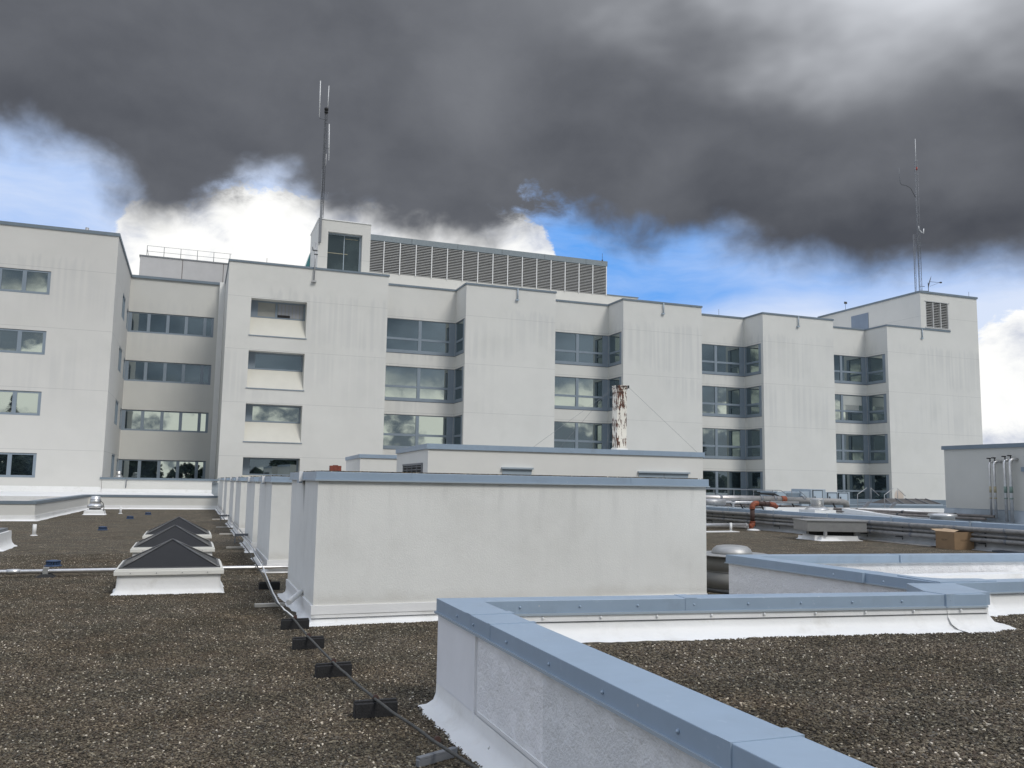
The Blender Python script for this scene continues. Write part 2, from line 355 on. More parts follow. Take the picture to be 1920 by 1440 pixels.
def glass_mat(name, tint=(.66, .73, .71), dark=(.014, .021, .027), lo=.50, hi=.95):
    m = bpy.data.materials.new(name); m.use_nodes = True
    t = NT(m.node_tree); t.n.clear()
    pos = t.node('ShaderNodeNewGeometry').outputs['Position']
    lw = t.node('ShaderNodeLayerWeight'); lw.inputs[0].default_value = .35
    f = t.lin(t.m('POWER', lw.outputs['Facing'], 2.0), 0, 1, lo, hi)
    g = t.node('ShaderNodeBsdfGlossy'); t.put(g.inputs['Color'], tint); g.inputs['Roughness'].default_value = .015
    bn = t.node('ShaderNodeBump'); bn.inputs['Strength'].default_value = .02; bn.inputs['Distance'].default_value = .05
    t.put(bn.inputs['Height'], t.noise(pos, .9, 2, .5)); t.l.new(bn.outputs[0], g.inputs['Normal'])
    d = t.node('ShaderNodeBsdfDiffuse'); t.put(d.inputs['Color'], t.mix(t.smooth(t.noise(pos, .45, 2, .5), .4, .6), dark, tuple(x*2.2 for x in dark)))
    mx = t.node('ShaderNodeMixShader'); t.put(mx.inputs[0], f); t.l.new(d.outputs[0], mx.inputs[1]); t.l.new(g.outputs[0], mx.inputs[2])
    o = t.node('ShaderNodeOutputMaterial'); t.l.new(mx.outputs[0], o.inputs[0])
    return m
GLASS = glass_mat('coated_window_glass')
GLASS2 = glass_mat('tower_glass', (.45, .52, .50), (.02, .026, .026), .22, .8)

# ------------------------------------------------------------------ mesh builder
class MB:
    def __init__(s): s.v = []; s.f = []; s.sm = []
    def add(s, vs, fs, smooth=False):
        o = len(s.v); s.v += [Vector(p) for p in vs]
        for f in fs: s.f.append(tuple(i+o for i in f)); s.sm.append(smooth)
        return s
    def box(s, x0, x1, y0, y1, z0, z1, rot=0, c=None):
        vs = [(x, y, z) for z in (z0, z1) for y in (y0, y1) for x in (x0, x1)]
        if rot:
            cx, cy = c if c else ((x0+x1)/2, (y0+y1)/2)
            vs = [(cx+(x-cx)*cos(rot)-(y-cy)*sin(rot), cy+(x-cx)*sin(rot)+(y-cy)*cos(rot), z) for x, y, z in vs]
        return s.add(vs, [(0, 2, 3, 1), (4, 5, 7, 6), (0, 1, 5, 4), (2, 6, 7, 3), (0, 4, 6, 2), (1, 3, 7, 5)])
    def prism(s, poly, z0, z1):
        n = len(poly)
        vs = [(x, y, z0) for x, y in poly] + [(x, y, z1) for x, y in poly]
        fs = [tuple(range(n))[::-1], tuple(range(n, 2*n))] + [(i, (i+1) % n, n+(i+1) % n, n+i) for i in range(n)]
        return s.add(vs, fs)
    def tube(s, pts, r, n=10, caps=True):
        pts = [Vector(p) for p in pts]
        rs = r if isinstance(r, (list, tuple)) else [r]*len(pts)
        vs = []; prev = None
        for i, p in enumerate(pts):
            d = (pts[min(i+1, len(pts)-1)] - pts[max(i-1, 0)]).normalized()
            if prev is None:
                a = d.cross(Vector((0, 0, 1)))
                if a.length < 1e-3: a = Vector((1, 0, 0))
                a.normalize()
            else:
                a = (prev - d*prev.dot(d)).normalized()
            prev = a; b = d.cross(a)
            vs += [p + (a*cos(2*pi*k/n) + b*sin(2*pi*k/n))*rs[i] for k in range(n)]
        fs = [(i*n+k, i*n+(k+1) % n, (i+1)*n+(k+1) % n, (i+1)*n+k) for i in range(len(pts)-1) for k in range(n)]
        s.add(vs, fs, True)
        if caps:
            o = len(s.v) - len(vs)
            s.f.append(tuple(o+k for k in range(n))[::-1]); s.sm.append(False)
            s.f.append(tuple(o+(len(pts)-1)*n+k for k in range(n))); s.sm.append(False)
        return s
    def lathe(s, c, prof, n=32, smooth=True):
        vs = [(c[0]+r*cos(2*pi*k/n), c[1]+r*sin(2*pi*k/n), c[2]+z) for r, z in prof for k in range(n)]
        fs = [(i*n+k, i*n+(k+1) % n, (i+1)*n+(k+1) % n, (i+1)*n+k) for i in range(len(prof)-1) for k in range(n)]
        s.add(vs, fs, smooth)
        o = len(s.v)-len(vs)
        s.f.append(tuple(o+k for k in range(n))[::-1]); s.sm.append(False)
        s.f.append(tuple(o+(len(prof)-1)*n+k for k in range(n))); s.sm.append(False)
        return s
    def uvw(s, F, u0, u1, z0, z1, w0, w1):
        o, du, nn = F
        vs = [o + du*u + nn*ww + Vector((0, 0, z)) for z in (z0, z1) for ww in (w0, w1) for u in (u0, u1)]
        return s.add(vs, [(0, 2, 3, 1), (4, 5, 7, 6), (0, 1, 5, 4), (2, 6, 7, 3), (0, 4, 6, 2), (1, 3, 7, 5)])
    def facade(s, F, u0, u1, z0, z1, holes):
        """wall sheet on frame F with rectangular recesses (u0,u1,z0,z1,depth)"""
        o, du, nn = F
        P = lambda u, z, d=0: o + du*u - nn*d + Vector((0, 0, z))
        us = sorted(set([u0, u1] + [h[0] for h in holes] + [h[1] for h in holes]))
        zs = sorted(set([z0, z1] + [h[2] for h in holes] + [h[3] for h in holes]))
        us = [u for u in us if u0-1e-6 <= u <= u1+1e-6]
        for a, b in zip(us, us[1:]):
            for c, d in zip(zs, zs[1:]):
                mu, mz = (a+b)/2, (c+d)/2
                if any(h[0] < mu < h[1] and h[2] < mz < h[3] for h in holes): continue
                s.add([P(a, c), P(b, c), P(b, d), P(a, d)], [(0, 1, 2, 3)])
        for a, b, c, d, q in holes:
            s.add([P(a, c, q), P(b, c, q), P(b, d, q), P(a, d, q), P(a, c), P(b, c), P(b, d), P(a, d)],
                  [(0, 1, 2, 3), (0, 4, 5, 1), (3, 2, 6, 7), (0, 3, 7, 4), (1, 5, 6, 2)])
        return s
    def strip(s, pts, hws, z0, z1):
        """mitred wall / coping prism along an open path; hws one half width per segment"""
        pts = [Vector((p[0], p[1])) for p in pts]; n = len(pts); L_, R_ = [], []
        if not isinstance(hws, (list, tuple)): hws = [hws]*(n-1)
        for i in range(n):
            def off(k, sg):
                d = (pts[k+1]-pts[k]).normalized(); nn = Vector((-d.y, d.x))*sg*hws[k]
                return pts[k]+nn, d
            for sg, out_ in ((1, L_), (-1, R_)):
                if i == 0: p, d = off(0, sg); out_.append(p)
                elif i == n-1: p, d = off(n-2, sg); out_.append(p + d*(pts[n-1]-pts[n-2]).length)
                else:
                    p, d = off(i-1, sg); q, e = off(i, sg)
                    cr = d.x*e.y - d.y*e.x
                    if abs(cr) < 1e-4: out_.append(q)
                    else:
                        tt = ((q-p).x*e.y - (q-p).y*e.x)/cr; out_.append(p + d*tt)
        for i in range(n-1):
            q = [L_[i], R_[i], R_[i+1], L_[i+1]]
            o = len(s.v)
            s.v += [Vector((a.x, a.y, z)) for z in (z0, z1) for a in q]
            fs = [(3, 2, 1, 0), (4, 5, 6, 7), (1, 2, 6, 5), (3, 0, 4, 7)]
            if i == 0: fs.append((0, 1, 5, 4))
            if i == n-2: fs.append((2, 3, 7, 6))
            for f in fs: s.f.append(tuple(k+o for k in f)); s.sm.append(False)
        return s
    def skirt(s, pts, side, zt, out_=.22, thick=.012, step=.05, wob=.03, z=0.0, seed=1):
        """sloped base flashing with a ragged outer edge along an open path; side=+1 left of travel"""
        rnd = random.Random(seed); P = []; pts = [Vector((p[0], p[1])) for p in pts]
        nrm = []
        for a, b in zip(pts, pts[1:]):
            d = (b-a).normalized(); nrm.append(Vector((-d.y, d.x))*side)
        for i, (a, b) in enumerate(zip(pts, pts[1:])):
            n = max(2, int((b-a).length/step))
            for k in range(n + (1 if i == len(pts)-2 else 0)):
                t = k/n; nn = nrm[i]
                if t == 0 and i > 0:
                    nn = nrm[i-1]+nrm[i]; nn = nn/nn.length_squared*2
                P.append((a.lerp(b, t), nn))
        prof = [(thick, zt), (thick+.004, zt*.55), (out_*.20, zt*.27), (out_*.5, zt*.10), (out_*.82, .012), (out_, -.004)]
        vs = []; wv = 0
        for p, nn in P:
            wv = wv*.72 + rnd.uniform(-1, 1)*wob
            for j, (o, h) in enumerate(prof):
                q = p + nn*(o + (wv if j >= 4 else wv*.2*(j/4)))
                vs.append((q.x, q.y, z+h))
        m_ = len(prof)
        fs = [(i*m_+j, (i+1)*m_+j, (i+1)*m_+j+1, i*m_+j+1) for i in range(len(P)-1) for j in range(m_-1)]
        s.add(vs, fs, True)
        return s

def F_front(y, x0=0): return (Vector((x0, y, 0)), Vector((1, 0, 0)), Vector((0, -1, 0)))
def F_left(x): return (Vector((x, 0, 0)), Vector((0, 1, 0)), Vector((-1, 0, 0)))
def F_right(x): return (Vector((x, 0, 0)), Vector((0, 1, 0)), Vector((1, 0, 0)))

def mesh_obj(name, mb, m, loc=(0, 0, 0), parent=None, label=None, bevel=0):
    me = bpy.data.meshes.new(name)
    off = Vector(loc)
    me.from_pydata([tuple(p-off) for p in mb.v], [], mb.f)
    me.polygons.foreach_set('use_smooth', mb.sm)
    bm = bmesh.new(); bm.from_mesh(me); bmesh.ops.recalc_face_normals(bm, faces=bm.faces)
    bm.to_mesh(me); bm.free()
    me.materials.append(m)
    o = bpy.data.objects.new(name, me); COL.objects.link(o)
    if parent is not None: o.parent = parent
    if label: o['label'] = label
    if bevel:
        b = o.modifiers.new('bevel', 'BEVEL'); b.width = bevel; b.segments = 2; b.limit_method = 'ANGLE'; b.angle_limit = radians(40)
    return o
class Thing:
    def __init__(s, name, label, cat, loc=(0, 0, 0), group=None):
        s.loc = Vector(loc)
        s.o = bpy.data.objects.new(name, None); COL.objects.link(s.o); s.o.location = loc
        s.o.empty_display_size = .3
        s.o['label'] = label; s.o['category'] = cat
        if group: s.o['group'] = group
    def part(s, name, mb, m, parent=None, label=None, bevel=0):
        return mesh_obj(name, mb, m, s.loc, parent or s.o, label, bevel)
def solo(name, mb, m, label, cat, loc=(0, 0, 0), group=None, bevel=0):
    o = mesh_obj(name, mb, m, loc, None, label, bevel); o.location = loc
    o['category'] = cat
    if group: o['group'] = group
    return o
def struct(name, mb, m, kind='structure'):
    o = mesh_obj(name, mb, m); o['kind'] = kind; return o

# ================================================================== SETTING
struct('ground', MB().box(-1500, 1500, -1500, 1500, -12.2, -12), mat('ground_far', (.10, .11, .08), .9, var=.3, vscale=.02))
struct('gravel_roof', MB().add([(-60, -14, 0), (21.4, -14, 0), (21.4, 49, 0), (-60, 49, 0)], [(0, 1, 2, 3)]), GRAV)
struct('roof_deck', MB().box(-60, 21.6, -14, 62.8, -12, -.06), PANEL)
struct('inner_gravel_roof', MB().add([(2.1, -6, .5), (15, -6, .5), (15, 6.62, .5), (6.9, 6.62, .5), (6.4, 5.94, .5), (2.1, 6.44, .5)], [(0, 1, 2, 3, 4, 5)]), GRAV)
struct('coated_roof', MB().box(21.62, 140, -14, 66.6, -12, .32), ROOFM)
struct('white_roof', MB().box(-60, 1.36, 49.3, 62.8, -.05, .60), MEM)
struct('ledge_roof', MB().box(-5.45, 1.78, 63.1, 75.4, .3, 1.32), ROOFM)

# ------------------------------------------------------------------ loose pebbles (real stones on the near gravel)
def pebble_mesh(seed):
    rnd = random.Random(seed)
    bm = bmesh.new(); bmesh.ops.create_icosphere(bm, subdivisions=1, radius=1)
    for v in bm.verts:
        k = rnd.uniform(.72, 1.2); v.co *= k
    me = bpy.data.meshes.new('pebble'); bm.to_mesh(me); bm.free(); me.materials.append(PEB)
    return me
def pebbles(name, rects, z, dens, smin, smax, seed):
    mb = MB()
    for r in rects: mb.add([(r[0], r[2], z), (r[1], r[2], z), (r[1], r[3], z), (r[0], r[3], z)], [(0, 1, 2, 3)])
    o = mesh_obj(name, mb, PEB); o['kind'] = 'stuff'
    ng = bpy.data.node_groups.new('scatter_'+name, 'GeometryNodeTree')
    ng.interface.new_socket('Geometry', in_out='INPUT', socket_type='NodeSocketGeometry')
    ng.interface.new_socket('Geometry', in_out='OUTPUT', socket_type='NodeSocketGeometry')
    N = ng.nodes; Lk = ng.links
    gi = N.new('NodeGroupInput'); go = N.new('NodeGroupOutput')
    dp = N.new('GeometryNodeDistributePointsOnFaces'); dp.inputs['Density'].default_value = dens; dp.inputs['Seed'].default_value = seed
    Lk.new(gi.outputs[0], dp.inputs['Mesh'])
    # icosphere source, deformed by noise
    ico = N.new('GeometryNodeMeshIcoSphere'); ico.inputs['Radius'].default_value = 1; ico.inputs['Subdivisions'].default_value = 1
    sp = N.new('GeometryNodeSetPosition'); nz = N.new('ShaderNodeTexNoise'); nz.inputs['Scale'].default_value = 1.3
    sub = N.new('ShaderNodeVectorMath'); sub.operation = 'SUBTRACT'; sub.inputs[1].default_value = (.5, .5, .5)
    sc_ = N.new('ShaderNodeVectorMath'); sc_.operation = 'SCALE'; sc_.inputs['Scale'].default_value = 1.6
    Lk.new(nz.outputs['Color'], sub.inputs[0]); Lk.new(sub.outputs[0], sc_.inputs[0]); Lk.new(sc_.outputs[0], sp.inputs['Offset'])
    Lk.new(ico.outputs[0], sp.inputs['Geometry'])
    sm = N.new('GeometryNodeSetMaterial'); sm.inputs['Material'].default_value = PEB; Lk.new(sp.outputs[0], sm.inputs[0])
    ins = N.new('GeometryNodeInstanceOnPoints'); Lk.new(dp.outputs['Points'], ins.inputs['Points']); Lk.new(sm.outputs[0], ins.inputs['Instance'])
    rr = N.new('FunctionNodeRandomValue'); rr.data_type = 'FLOAT_VECTOR'
    rr.inputs['Min'].default_value = (-.5, -.5, 0); rr.inputs['Max'].default_value = (.5, .5, 6.28); Lk.new(rr.outputs['Value'], ins.inputs['Rotation'])
    rs = N.new('FunctionNodeRandomValue'); rs.data_type = 'FLOAT_VECTOR'
    rs.inputs['Min'].default_value = (smin, smin, smin*.6); rs.inputs['Max'].default_value = (smax, smax*.8, smax*.62); rs.inputs['Seed'].default_value = 3
    Lk.new(rs.outputs['Value'], ins.inputs['Scale'])
    sa = N.new('GeometryNodeStoreNamedAttribute'); sa.data_type = 'FLOAT'; sa.domain = 'INSTANCE'; sa.inputs['Name'].default_value = 'tone'
    rt_ = N.new('FunctionNodeRandomValue'); rt_.data_type = 'FLOAT'; rt_.inputs['Seed'].default_value = 11
    val = [s for s in sa.inputs if s.name == 'Value' and s.enabled][0]
    vo = [s for s in rt_.outputs if s.enabled][0]
    Lk.new(ins.outputs[0], sa.inputs['Geometry']); Lk.new(vo, val)
    Lk.new(sa.outputs[0], go.inputs[0])
    md = o.modifiers.new('scatter', 'NODES'); md.node_group = ng
    return o
pebbles('loose_gravel', [(-4.6, 1.74, 4.3, 10.4), (1.74, 7.6, 6.72, 10.45), (-5.2, 1.2, 10.4, 21)], .002, 3000, .006, .0125, 4)
pebbles('inner_loose_gravel', [(2.16, 9.6, 1.2, 5.98), (7.0, 9.6, 5.98, 6.4)], .502, 3600, .006, .012, 9)

# ================================================================== NEAR PARAPETS
def screws(th, coping, pts, axis_n, z):
    for (x, y) in pts:
        n = Vector(axis_n)
        p = Vector((x, y, z))
        m_ = MB().tube([p, p+n*.006, p+n*.013], [.011, .009, .003], 8)
        th.part('screw', m_, CAP, coping)
ZT = .80
near = Thing('parapet_wall', 'low white roof parapet with blue-grey metal coping running past the lower right foreground', 'parapet', (2.0, 3, 0))
path = [(2.0, -4), (1.985, 6.485), (6.62, 5.92)]
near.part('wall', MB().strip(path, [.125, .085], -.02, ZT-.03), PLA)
cop = near.part('coping', MB().strip(path, [.15, .105], ZT-.10, ZT), CAP, bevel=.004)
drip = MB().strip(path, [.163, .118], ZT-.114, ZT-.098)
near.part('drip_edge', drip, LTG, cop)  # paler metal than the coping, so the edge reads sky-lit by its colour
for y, wd in ((2.75, .05), (5.35, .022), (5.78, .05)): near.part('lap_joint', MB().box(1.834, 2.152, y-wd, y+wd, ZT-.105, ZT+.0035), CAP, cop)
d_ = (Vector((6.62, 5.92))-Vector((1.985, 6.485))).normalized()
cx = Vector((1.985, 6.485))+d_*1.865
near.part('lap_joint', MB().box(cx.x-.05, cx.x+.05, cx.y-.109, cx.y+.109, ZT-.105, ZT+.0035, math.atan2(d_.y, d_.x)), CAP, cop)
# screws on the outer lip (faces -X) and the inner lip of the back run (faces -Y)
screws(near, cop, [(1.85-.00143*(y+4), y) for y in (6.05, 5.67, 5.02, 4.36, 3.72, 3.06, 2.45)], (-1, 0, 0), ZT-.055)
nn = Vector((d_.y, -d_.x, 0))
pts = []
for k in range(9):
    t = .45+k*.48; c = Vector((1.985, 6.485))+d_*t; pts.append((c.x+nn.x*.105, c.y+nn.y*.105))
screws(near, cop, pts, tuple(nn), ZT-.05)
endp = MB().prism([(6.18, 5.85), (6.72, 5.885), (6.79, 6.08), (6.99, 6.52), (6.50, 6.62), (6.18, 6.10)], ZT-.106, ZT+.004)
near.part('end_cap', endp, CAP, cop)
near.part('end_wall', MB().prism([(6.2, 5.88), (6.69, 5.91), (6.95, 6.55), (6.5, 6.6), (6.2, 6.07)], .4, ZT-.11), MEM)
# flashing
sk = MB().skirt([(1.86, -4), (1.86, 6.6)], 1, .17, .17, .012, .06, .018, seed=3)
near.part('base_flashing', sk, MEM)
bar = MB().box(1.856, 1.868, -4, 5.62, .17, .195)
near.part('termination_bar', bar, WHT)
near.part('corner_sheet', MB().box(1.852, 2.08, 5.68, 6.615, .1, ZT-.113).box(1.844, 1.90, 5.655, 5.68, .12, ZT-.113), mat('smooth_white_sheet', (.78, .785, .80), .55, var=.04, vscale=3, bump=.2, bscale=4, spec=.4))
for k in range(9):
    y = 1.2+k*.5; p = Vector((1.80, y, .085)); near.part('fastener', MB().tube([p, p+Vector((-.008, 0, .006))], [.012, .006], 8), WHT)
a = Vector((2.1, 6.47)); 
inner = [(2.1, 6.368), (6.6, 5.826)]
near.part('inner_flashing', MB().skirt(inner, -1, .17, .16, .004, .05, .018, z=.5, seed=5).strip([(2.1, 6.37), (6.62, 5.828)], .006, .64, .70), MEM)
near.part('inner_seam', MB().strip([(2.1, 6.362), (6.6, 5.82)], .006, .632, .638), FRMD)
for k in range(9):
    c = Vector((2.6, 6.30))+d_*(k*.47); p = Vector((c.x, c.y, .665)); near.part('fastener', MB().tube([p, p+nn*.01], [.012, .006], 8), WHT)
near.part('patch_flashing', MB().skirt([(6.2, 5.87), (6.70, 5.90), (6.98, 6.54), (7.5, 6.56)], -1, .20, .22, .004, .03, .022, z=.5, seed=15), MEM)

far = Thing('parapet_wall', 'second white parapet with blue-grey coping behind the near one, below the box wall, at the right edge', 'parapet', (7, 8, 0))
pathA = [(14.5, 6.40), (7.035, 6.68), (6.85, 9.80), (14.5, 9.13)]
far.part('wall', MB().strip(pathA, [.09, .115, .09], -.02, ZT-.03), PLA)
cop2 = far.part('coping', MB().strip(pathA, [.115, .14, .115], ZT-.10, ZT), CAP, bevel=.004)
far.part('drip_edge', MB().strip(pathA, [.127, .152, .127], ZT-.112, ZT-.098), LTG, cop2)  # pale metal puts the sky light on this edge into its colour
far.part('lap_joint', MB().box(6.80, 7.10, 7.55, 7.65, ZT-.104, ZT+.0035, rot=.06), CAP, cop2)
for x in (9.2, 12.1): far.part('lap_joint', MB().box(x, x+.02, 9.46-.087*(x-9.2), 9.72-.087*(x-9.2), ZT-.103, ZT+.0035), CAP, cop2)
far.part('corner_plate', MB().prism([(6.9, 6.60), (7.6, 6.57), (7.6, 6.78), (7.2, 6.85), (6.95, 7.2)], ZT, ZT+.010), CAP, cop2)
screws(far, cop2, [(6.873-.14+.06-(y-6.7)*.055, y) for y in (7.2, 7.9)], (-1, 0, 0), ZT-.05)
far.part('inner_sheet', MB().box(6.98, 14.5, 9.05, 9.34, .42, .56, rot=0), MEM)
far.part('base_flashing', MB().skirt([(7.25, 6.58), (14.5, 6.3)], -1, .17, .14, .004, .05, .018, z=.5, seed=6), MEM)
struct('well_floor', MB().box(7.0, 14.5, 6.7, 9.6, .30, .42), MEM)

# ================================================================== BOX MONITORS
def monitor(y0, y1, x0, x1, h, label, first=False):
    T = Thing('roof_monitor', label, 'roof box', (x0, y0, 0), 'row of white roof boxes')
    lp = .095
    T.part('wall', MB().box(x0, x1, y0, y1, -.05, h-.04), MON)
    c = T.part('coping', MB().box(x0-.03, x1+.03, y0-.03, y1+.03, h-lp, h), CAP, bevel=.004)
    T.part('drip_edge', MB().box(x0-.042, x1+.042, y0-.042, y1+.042, h-lp-.014, h-lp+.002), LTG, c)  # lighter colour stands in for sky light along the foot of the lip
    T.part('gravel_top', MB().box(x0+.08, x1-.08, y0+.08, y1-.08, h-.02, h+.014), GRAV)
    rnd = random.Random(int(y0*7)); ge = MB()
    for k in range(420 if first else 60):
        if rnd.random() < .75: gx, gy = rnd.uniform(x0+.02, x1-.02), y0+rnd.uniform(-.005, .08)
        else: gx, gy = x0+rnd.uniform(-.005, .07), rnd.uniform(y0, y1)
        q = rnd.uniform(.006, .013)*(1.0 if first else 1.6); a_ = rnd.uniform(0, 3)
        ge.add([(gx+q*cos(a_), gy+q*sin(a_), h+q*.4), (gx-q*sin(a_), gy+q*cos(a_), h+q*.3), (gx-q*cos(a_), gy-q*sin(a_), h+q*.5), (gx+q*sin(a_), gy-q*cos(a_), h+q*.4), (gx, gy, h+q*1.4), (gx, gy, h-.001)],
               [(0, 1, 4), (1, 2, 4), (2, 3, 4), (3, 0, 4), (1, 0, 5), (2, 1, 5), (3, 2, 5), (0, 3, 5)])
    T.part('loose_gravel', ge, GRAV)['kind'] = 'stuff'
    sk = MB().skirt([(x1, y0), (x0, y0), (x0, y1)], 1, .14 if not first else .15, .12, .014, .06, .022, seed=int(y0))
    T.part('base_flashing', sk, MEM)
    T.part('termination_bar', MB().strip([(x1, y0-.012), (x0-.012, y0-.012), (x0-.012, y1)], .012, .12, .22), WHT)
    if first:
        for x in (2.55, 5.6): T.part('lap_joint', MB().box(x, x+.012, y0-.0345, y0, h-lp-.004, h+.003), CAP, c)
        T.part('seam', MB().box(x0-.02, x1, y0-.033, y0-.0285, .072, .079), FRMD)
    if y1-y0 > 2:
        T.part('gutter_outlet', MB().box(x0-.075, x0-.03, (y0+y1)/2-.12, (y0+y1)/2+.12, h-lp-.05, h-.004), CAP, c)
        T.part('outlet_flange', MB().box(x0-.078, x0-.028, (y0+y1)/2-.15, (y0+y1)/2-.122, h-lp-.03, h+.01), WHT, c)
    return T
mon = monitor(10.54, 13.4, 1.425, 6.80, 1.79, 'largest and nearest white roof box with blue-grey coping, wide plain front in the middle', True)
ords = ['second white roof box from the camera, right behind the largest one', 'third white roof box back in the row of boxes', 'fourth white roof box back in the row, seen edge-on', 'fifth white roof box back in the row, a narrow strip', 'sixth white roof box back, a thin sliver near the far end', 'farthest white roof box, touching the low far parapet']
for (a, b), l in zip(((16.5, 19.5), (21.0, 24.0), (27.0, 30.0), (31.5, 34.5), (37.5, 40.5), (42.2, 49.2)), ords):
    monitor(a, b, 1.40, 6.75, 1.735 - (a-16.5)*.0022, l)
# spout at the foot of the nearest box
solo('scupper_pipe', MB().tube([(1.42, 11.55, .27), (1.22, 11.25, .17)], .035, 12), WPIPE, 'short white spout pipe sticking out at the foot of the largest roof box', 'pipe', (1.4, 11.5, 0))
solo('loose_brick', MB().box(1.62, 1.76, 10.95, 11.02, 1.8, 1.87).box(1.66, 1.72, 10.96, 11.01, 1.87, 1.878), BRICKR, 'small red-brown brick lying on top of the largest roof box', 'brick', (1.7, 11, 1.8))

# ================================================================== SKYLIGHTS
def skylight(x, y, label, s=1.46):
    T = Thing('skylight', label, 'skylight', (x, y, 0), 'pyramid skylights in a row')
    x1, y1 = x+s, y+s
    T.part('curb', MB().box(x+.03, x1-.03, y+.03, y1-.03, -.02, .30), MEM)
    T.part('curb_flashing', MB().skirt([(x1-.03, y1-.03), (x1-.03, y+.03), (x+.03, y+.03), (x+.03, y1-.03), (x1-.03, y1-.03)], 1, .285, .085, .005, .06, .012, seed=int(y*3)), MEM)
    fr = MB()
    fr.box(x-.02, x1+.02, y-.02, y1+.02, .275, .335).box(x, x1, y, y1, .335, .365)
    f = T.part('frame', fr, mat('cream_metal_frame', (.70, .69, .64), .4, var=.05), bevel=.004)
    for k in range(4):
        p = Vector((x+.2+k*.35, y-.02, .305)); T.part('screw', MB().tube([p, p+Vector((0, -.006, 0))], .009, 6), GALV, f)
    cx, cy = (x+x1)/2, (y+y1)/2; h = .735; e = .05; zb = .366
    C4 = [(x+e, y+e), (x1-e, y+e), (x1-e, y1-e), (x+e, y1-e)]
    py = MB().add([(a, b, zb) for a, b in C4] + [(cx, cy, h)], [(0, 1, 4), (1, 2, 4), (2, 3, 4), (3, 0, 4), (3, 2, 1, 0)])
    T.part('glazing', py, DOME)
    hp = MB()
    for a, b in C4: hp.tube([(a, b, zb+.004), (cx, cy, h+.004)], .013, 6)
    hp.strip([C4[0], C4[1], C4[2], C4[3], C4[0]], .016, zb-.002, zb+.014)
    T.part('hip_bars', hp, mat('grey_aluminium_bar', (.13, .13, .13), .4, metal=.4))
    return T
skylight(-.945, 13.78, 'nearest pyramid skylight with black glazing on a white curb')
skylight(-.975, 17.85, 'middle one of the three black pyramid skylights')
skylight(-.95, 21.7, 'farthest of the three black pyramid skylights')

# ================================================================== CONDUITS AND ROOF BITS, LEFT
def wob(pts, n, amp, seed):
    rnd = random.Random(seed); out_ = []
    for a, b in zip(pts, pts[1:]):
        for k in range(n):
            t = k/n; p = Vector(a).lerp(Vector(b), t)
            out_.append(p + Vector((rnd.uniform(-amp, amp), 0, rnd.uniform(-amp, amp)*.5)))
    out_.append(Vector(pts[-1])); return out_
T = Thing('conduit_pipe', 'long shiny silver conduit lying across the left gravel roof behind the nearest skylight', 'pipe', (-4, 16.4, 0))
T.part('pipe', MB().tube([(-14, 16.25, .10), (1.0, 16.42, .10), (3, 16.44, .10)], .036, 12), SILV)
T.part('coupling', MB().tube([(-2.75, 16.38, .10), (-2.55, 16.38, .10)], .046, 12), ALU)
T.part('clamp', MB().box(-2.22, -2.14, 16.33, 16.43, .05, .16), ALU)
solo('support_block', MB().add([(-2.34, 16.28, 0), (-2.02, 16.28, 0), (-2.02, 16.5, 0), (-2.34, 16.5, 0), (-2.24, 16.32, .06), (-2.1, 16.32, .06), (-2.1, 16.46, .06), (-2.24, 16.46, .06)], [(0, 1, 5, 4), (1, 2, 6, 5), (2, 3, 7, 6), (3, 0, 4, 7), (4, 5, 6, 7), (3, 2, 1, 0)]), BLK,
     'black rubber block propping the silver conduit left of the nearest skylight', 'pipe block', (-2.2, 16.4, 0))
cab = [(1.75, 3.6, .125), (1.47, 5.35, .125), (1.34, 6.38, .125), (1.24, 7.7, .125), (1.19, 9.05, .125), (1.17, 10.35, .125), (1.10, 11.6, .13), (1.16, 14.0, .14), (1.22, 19, .16), (1.24, 30, .16), (1.26, 46, .16)]
solo('dark_conduit', MB().tube(wob(cab, 6, .005, 2), .0105, 8), PIPEC, 'thin dark conduit on rubber blocks running along the foot of the white boxes', 'pipe', (1.3, 8, 0))
cab2 = [(1.18, 10.32, .128), (1.12, 11.3, .13), (1.14, 13.0, .18), (1.20, 15, .22), (1.22, 16.6, .22), (1.27, 19, .24), (1.28, 30, .24), (1.3, 46, .24)]
solo('white_conduit', MB().tube(wob(cab2, 5, .004, 5), .010, 8), WPIPE, 'thin white pipe running beside the dark conduit along the boxes', 'pipe', (1.2, 12, 0))
cab3 = [(1.30, 16.6, .17), (1.31, 24, .30), (1.33, 33, .30), (1.33, 46, .3)]
solo('grey_conduit', MB().tube(cab3, .016, 8), GALV, 'grey pipe fixed low on the left faces of the farther boxes', 'pipe', (1.3, 25, 0))
blk = [(1.50, 5.30, .45, 'nearest black rubber block, half cut off at the bottom edge'), (1.345, 6.42, -.02, 'second black rubber block from the bottom under the dark conduit'), (1.25, 7.78, .06, 'third black rubber block up, midway along the dark conduit'),
       (1.20, 9.10, .04, 'fourth black rubber block, just in front of the largest box'), (1.20, 10.30, 0, 'black rubber block against the corner of the largest box'), (1.22, 14.0, 0, 'farthest black rubber block, beside the left face of the largest box')]
for x, y, r, l in blk:
    bz = .105 if y > 6 else .045
    T = Thing('pipe_block', l, 'pipe block', (x, y, 0), 'black rubber blocks under the conduit')
    T.part('block', MB().box(x-.155, x+.155, y-(.045 if y > 6 else .018), y+(.045 if y > 6 else .018), 0, bz, rot=r), BLK if y > 6 else MGREY, bevel=.006)
    T.part('strut_channel', MB().box(x-.15, x+.15, y-.02, y+.02, bz, bz+.013, rot=r), MGREY if y < 6 else BLK)
    T.part('pipe_clamp', MB().tube([(x, y-.012, .132), (x, y+.012, .132)], .021, 10), DRUST)
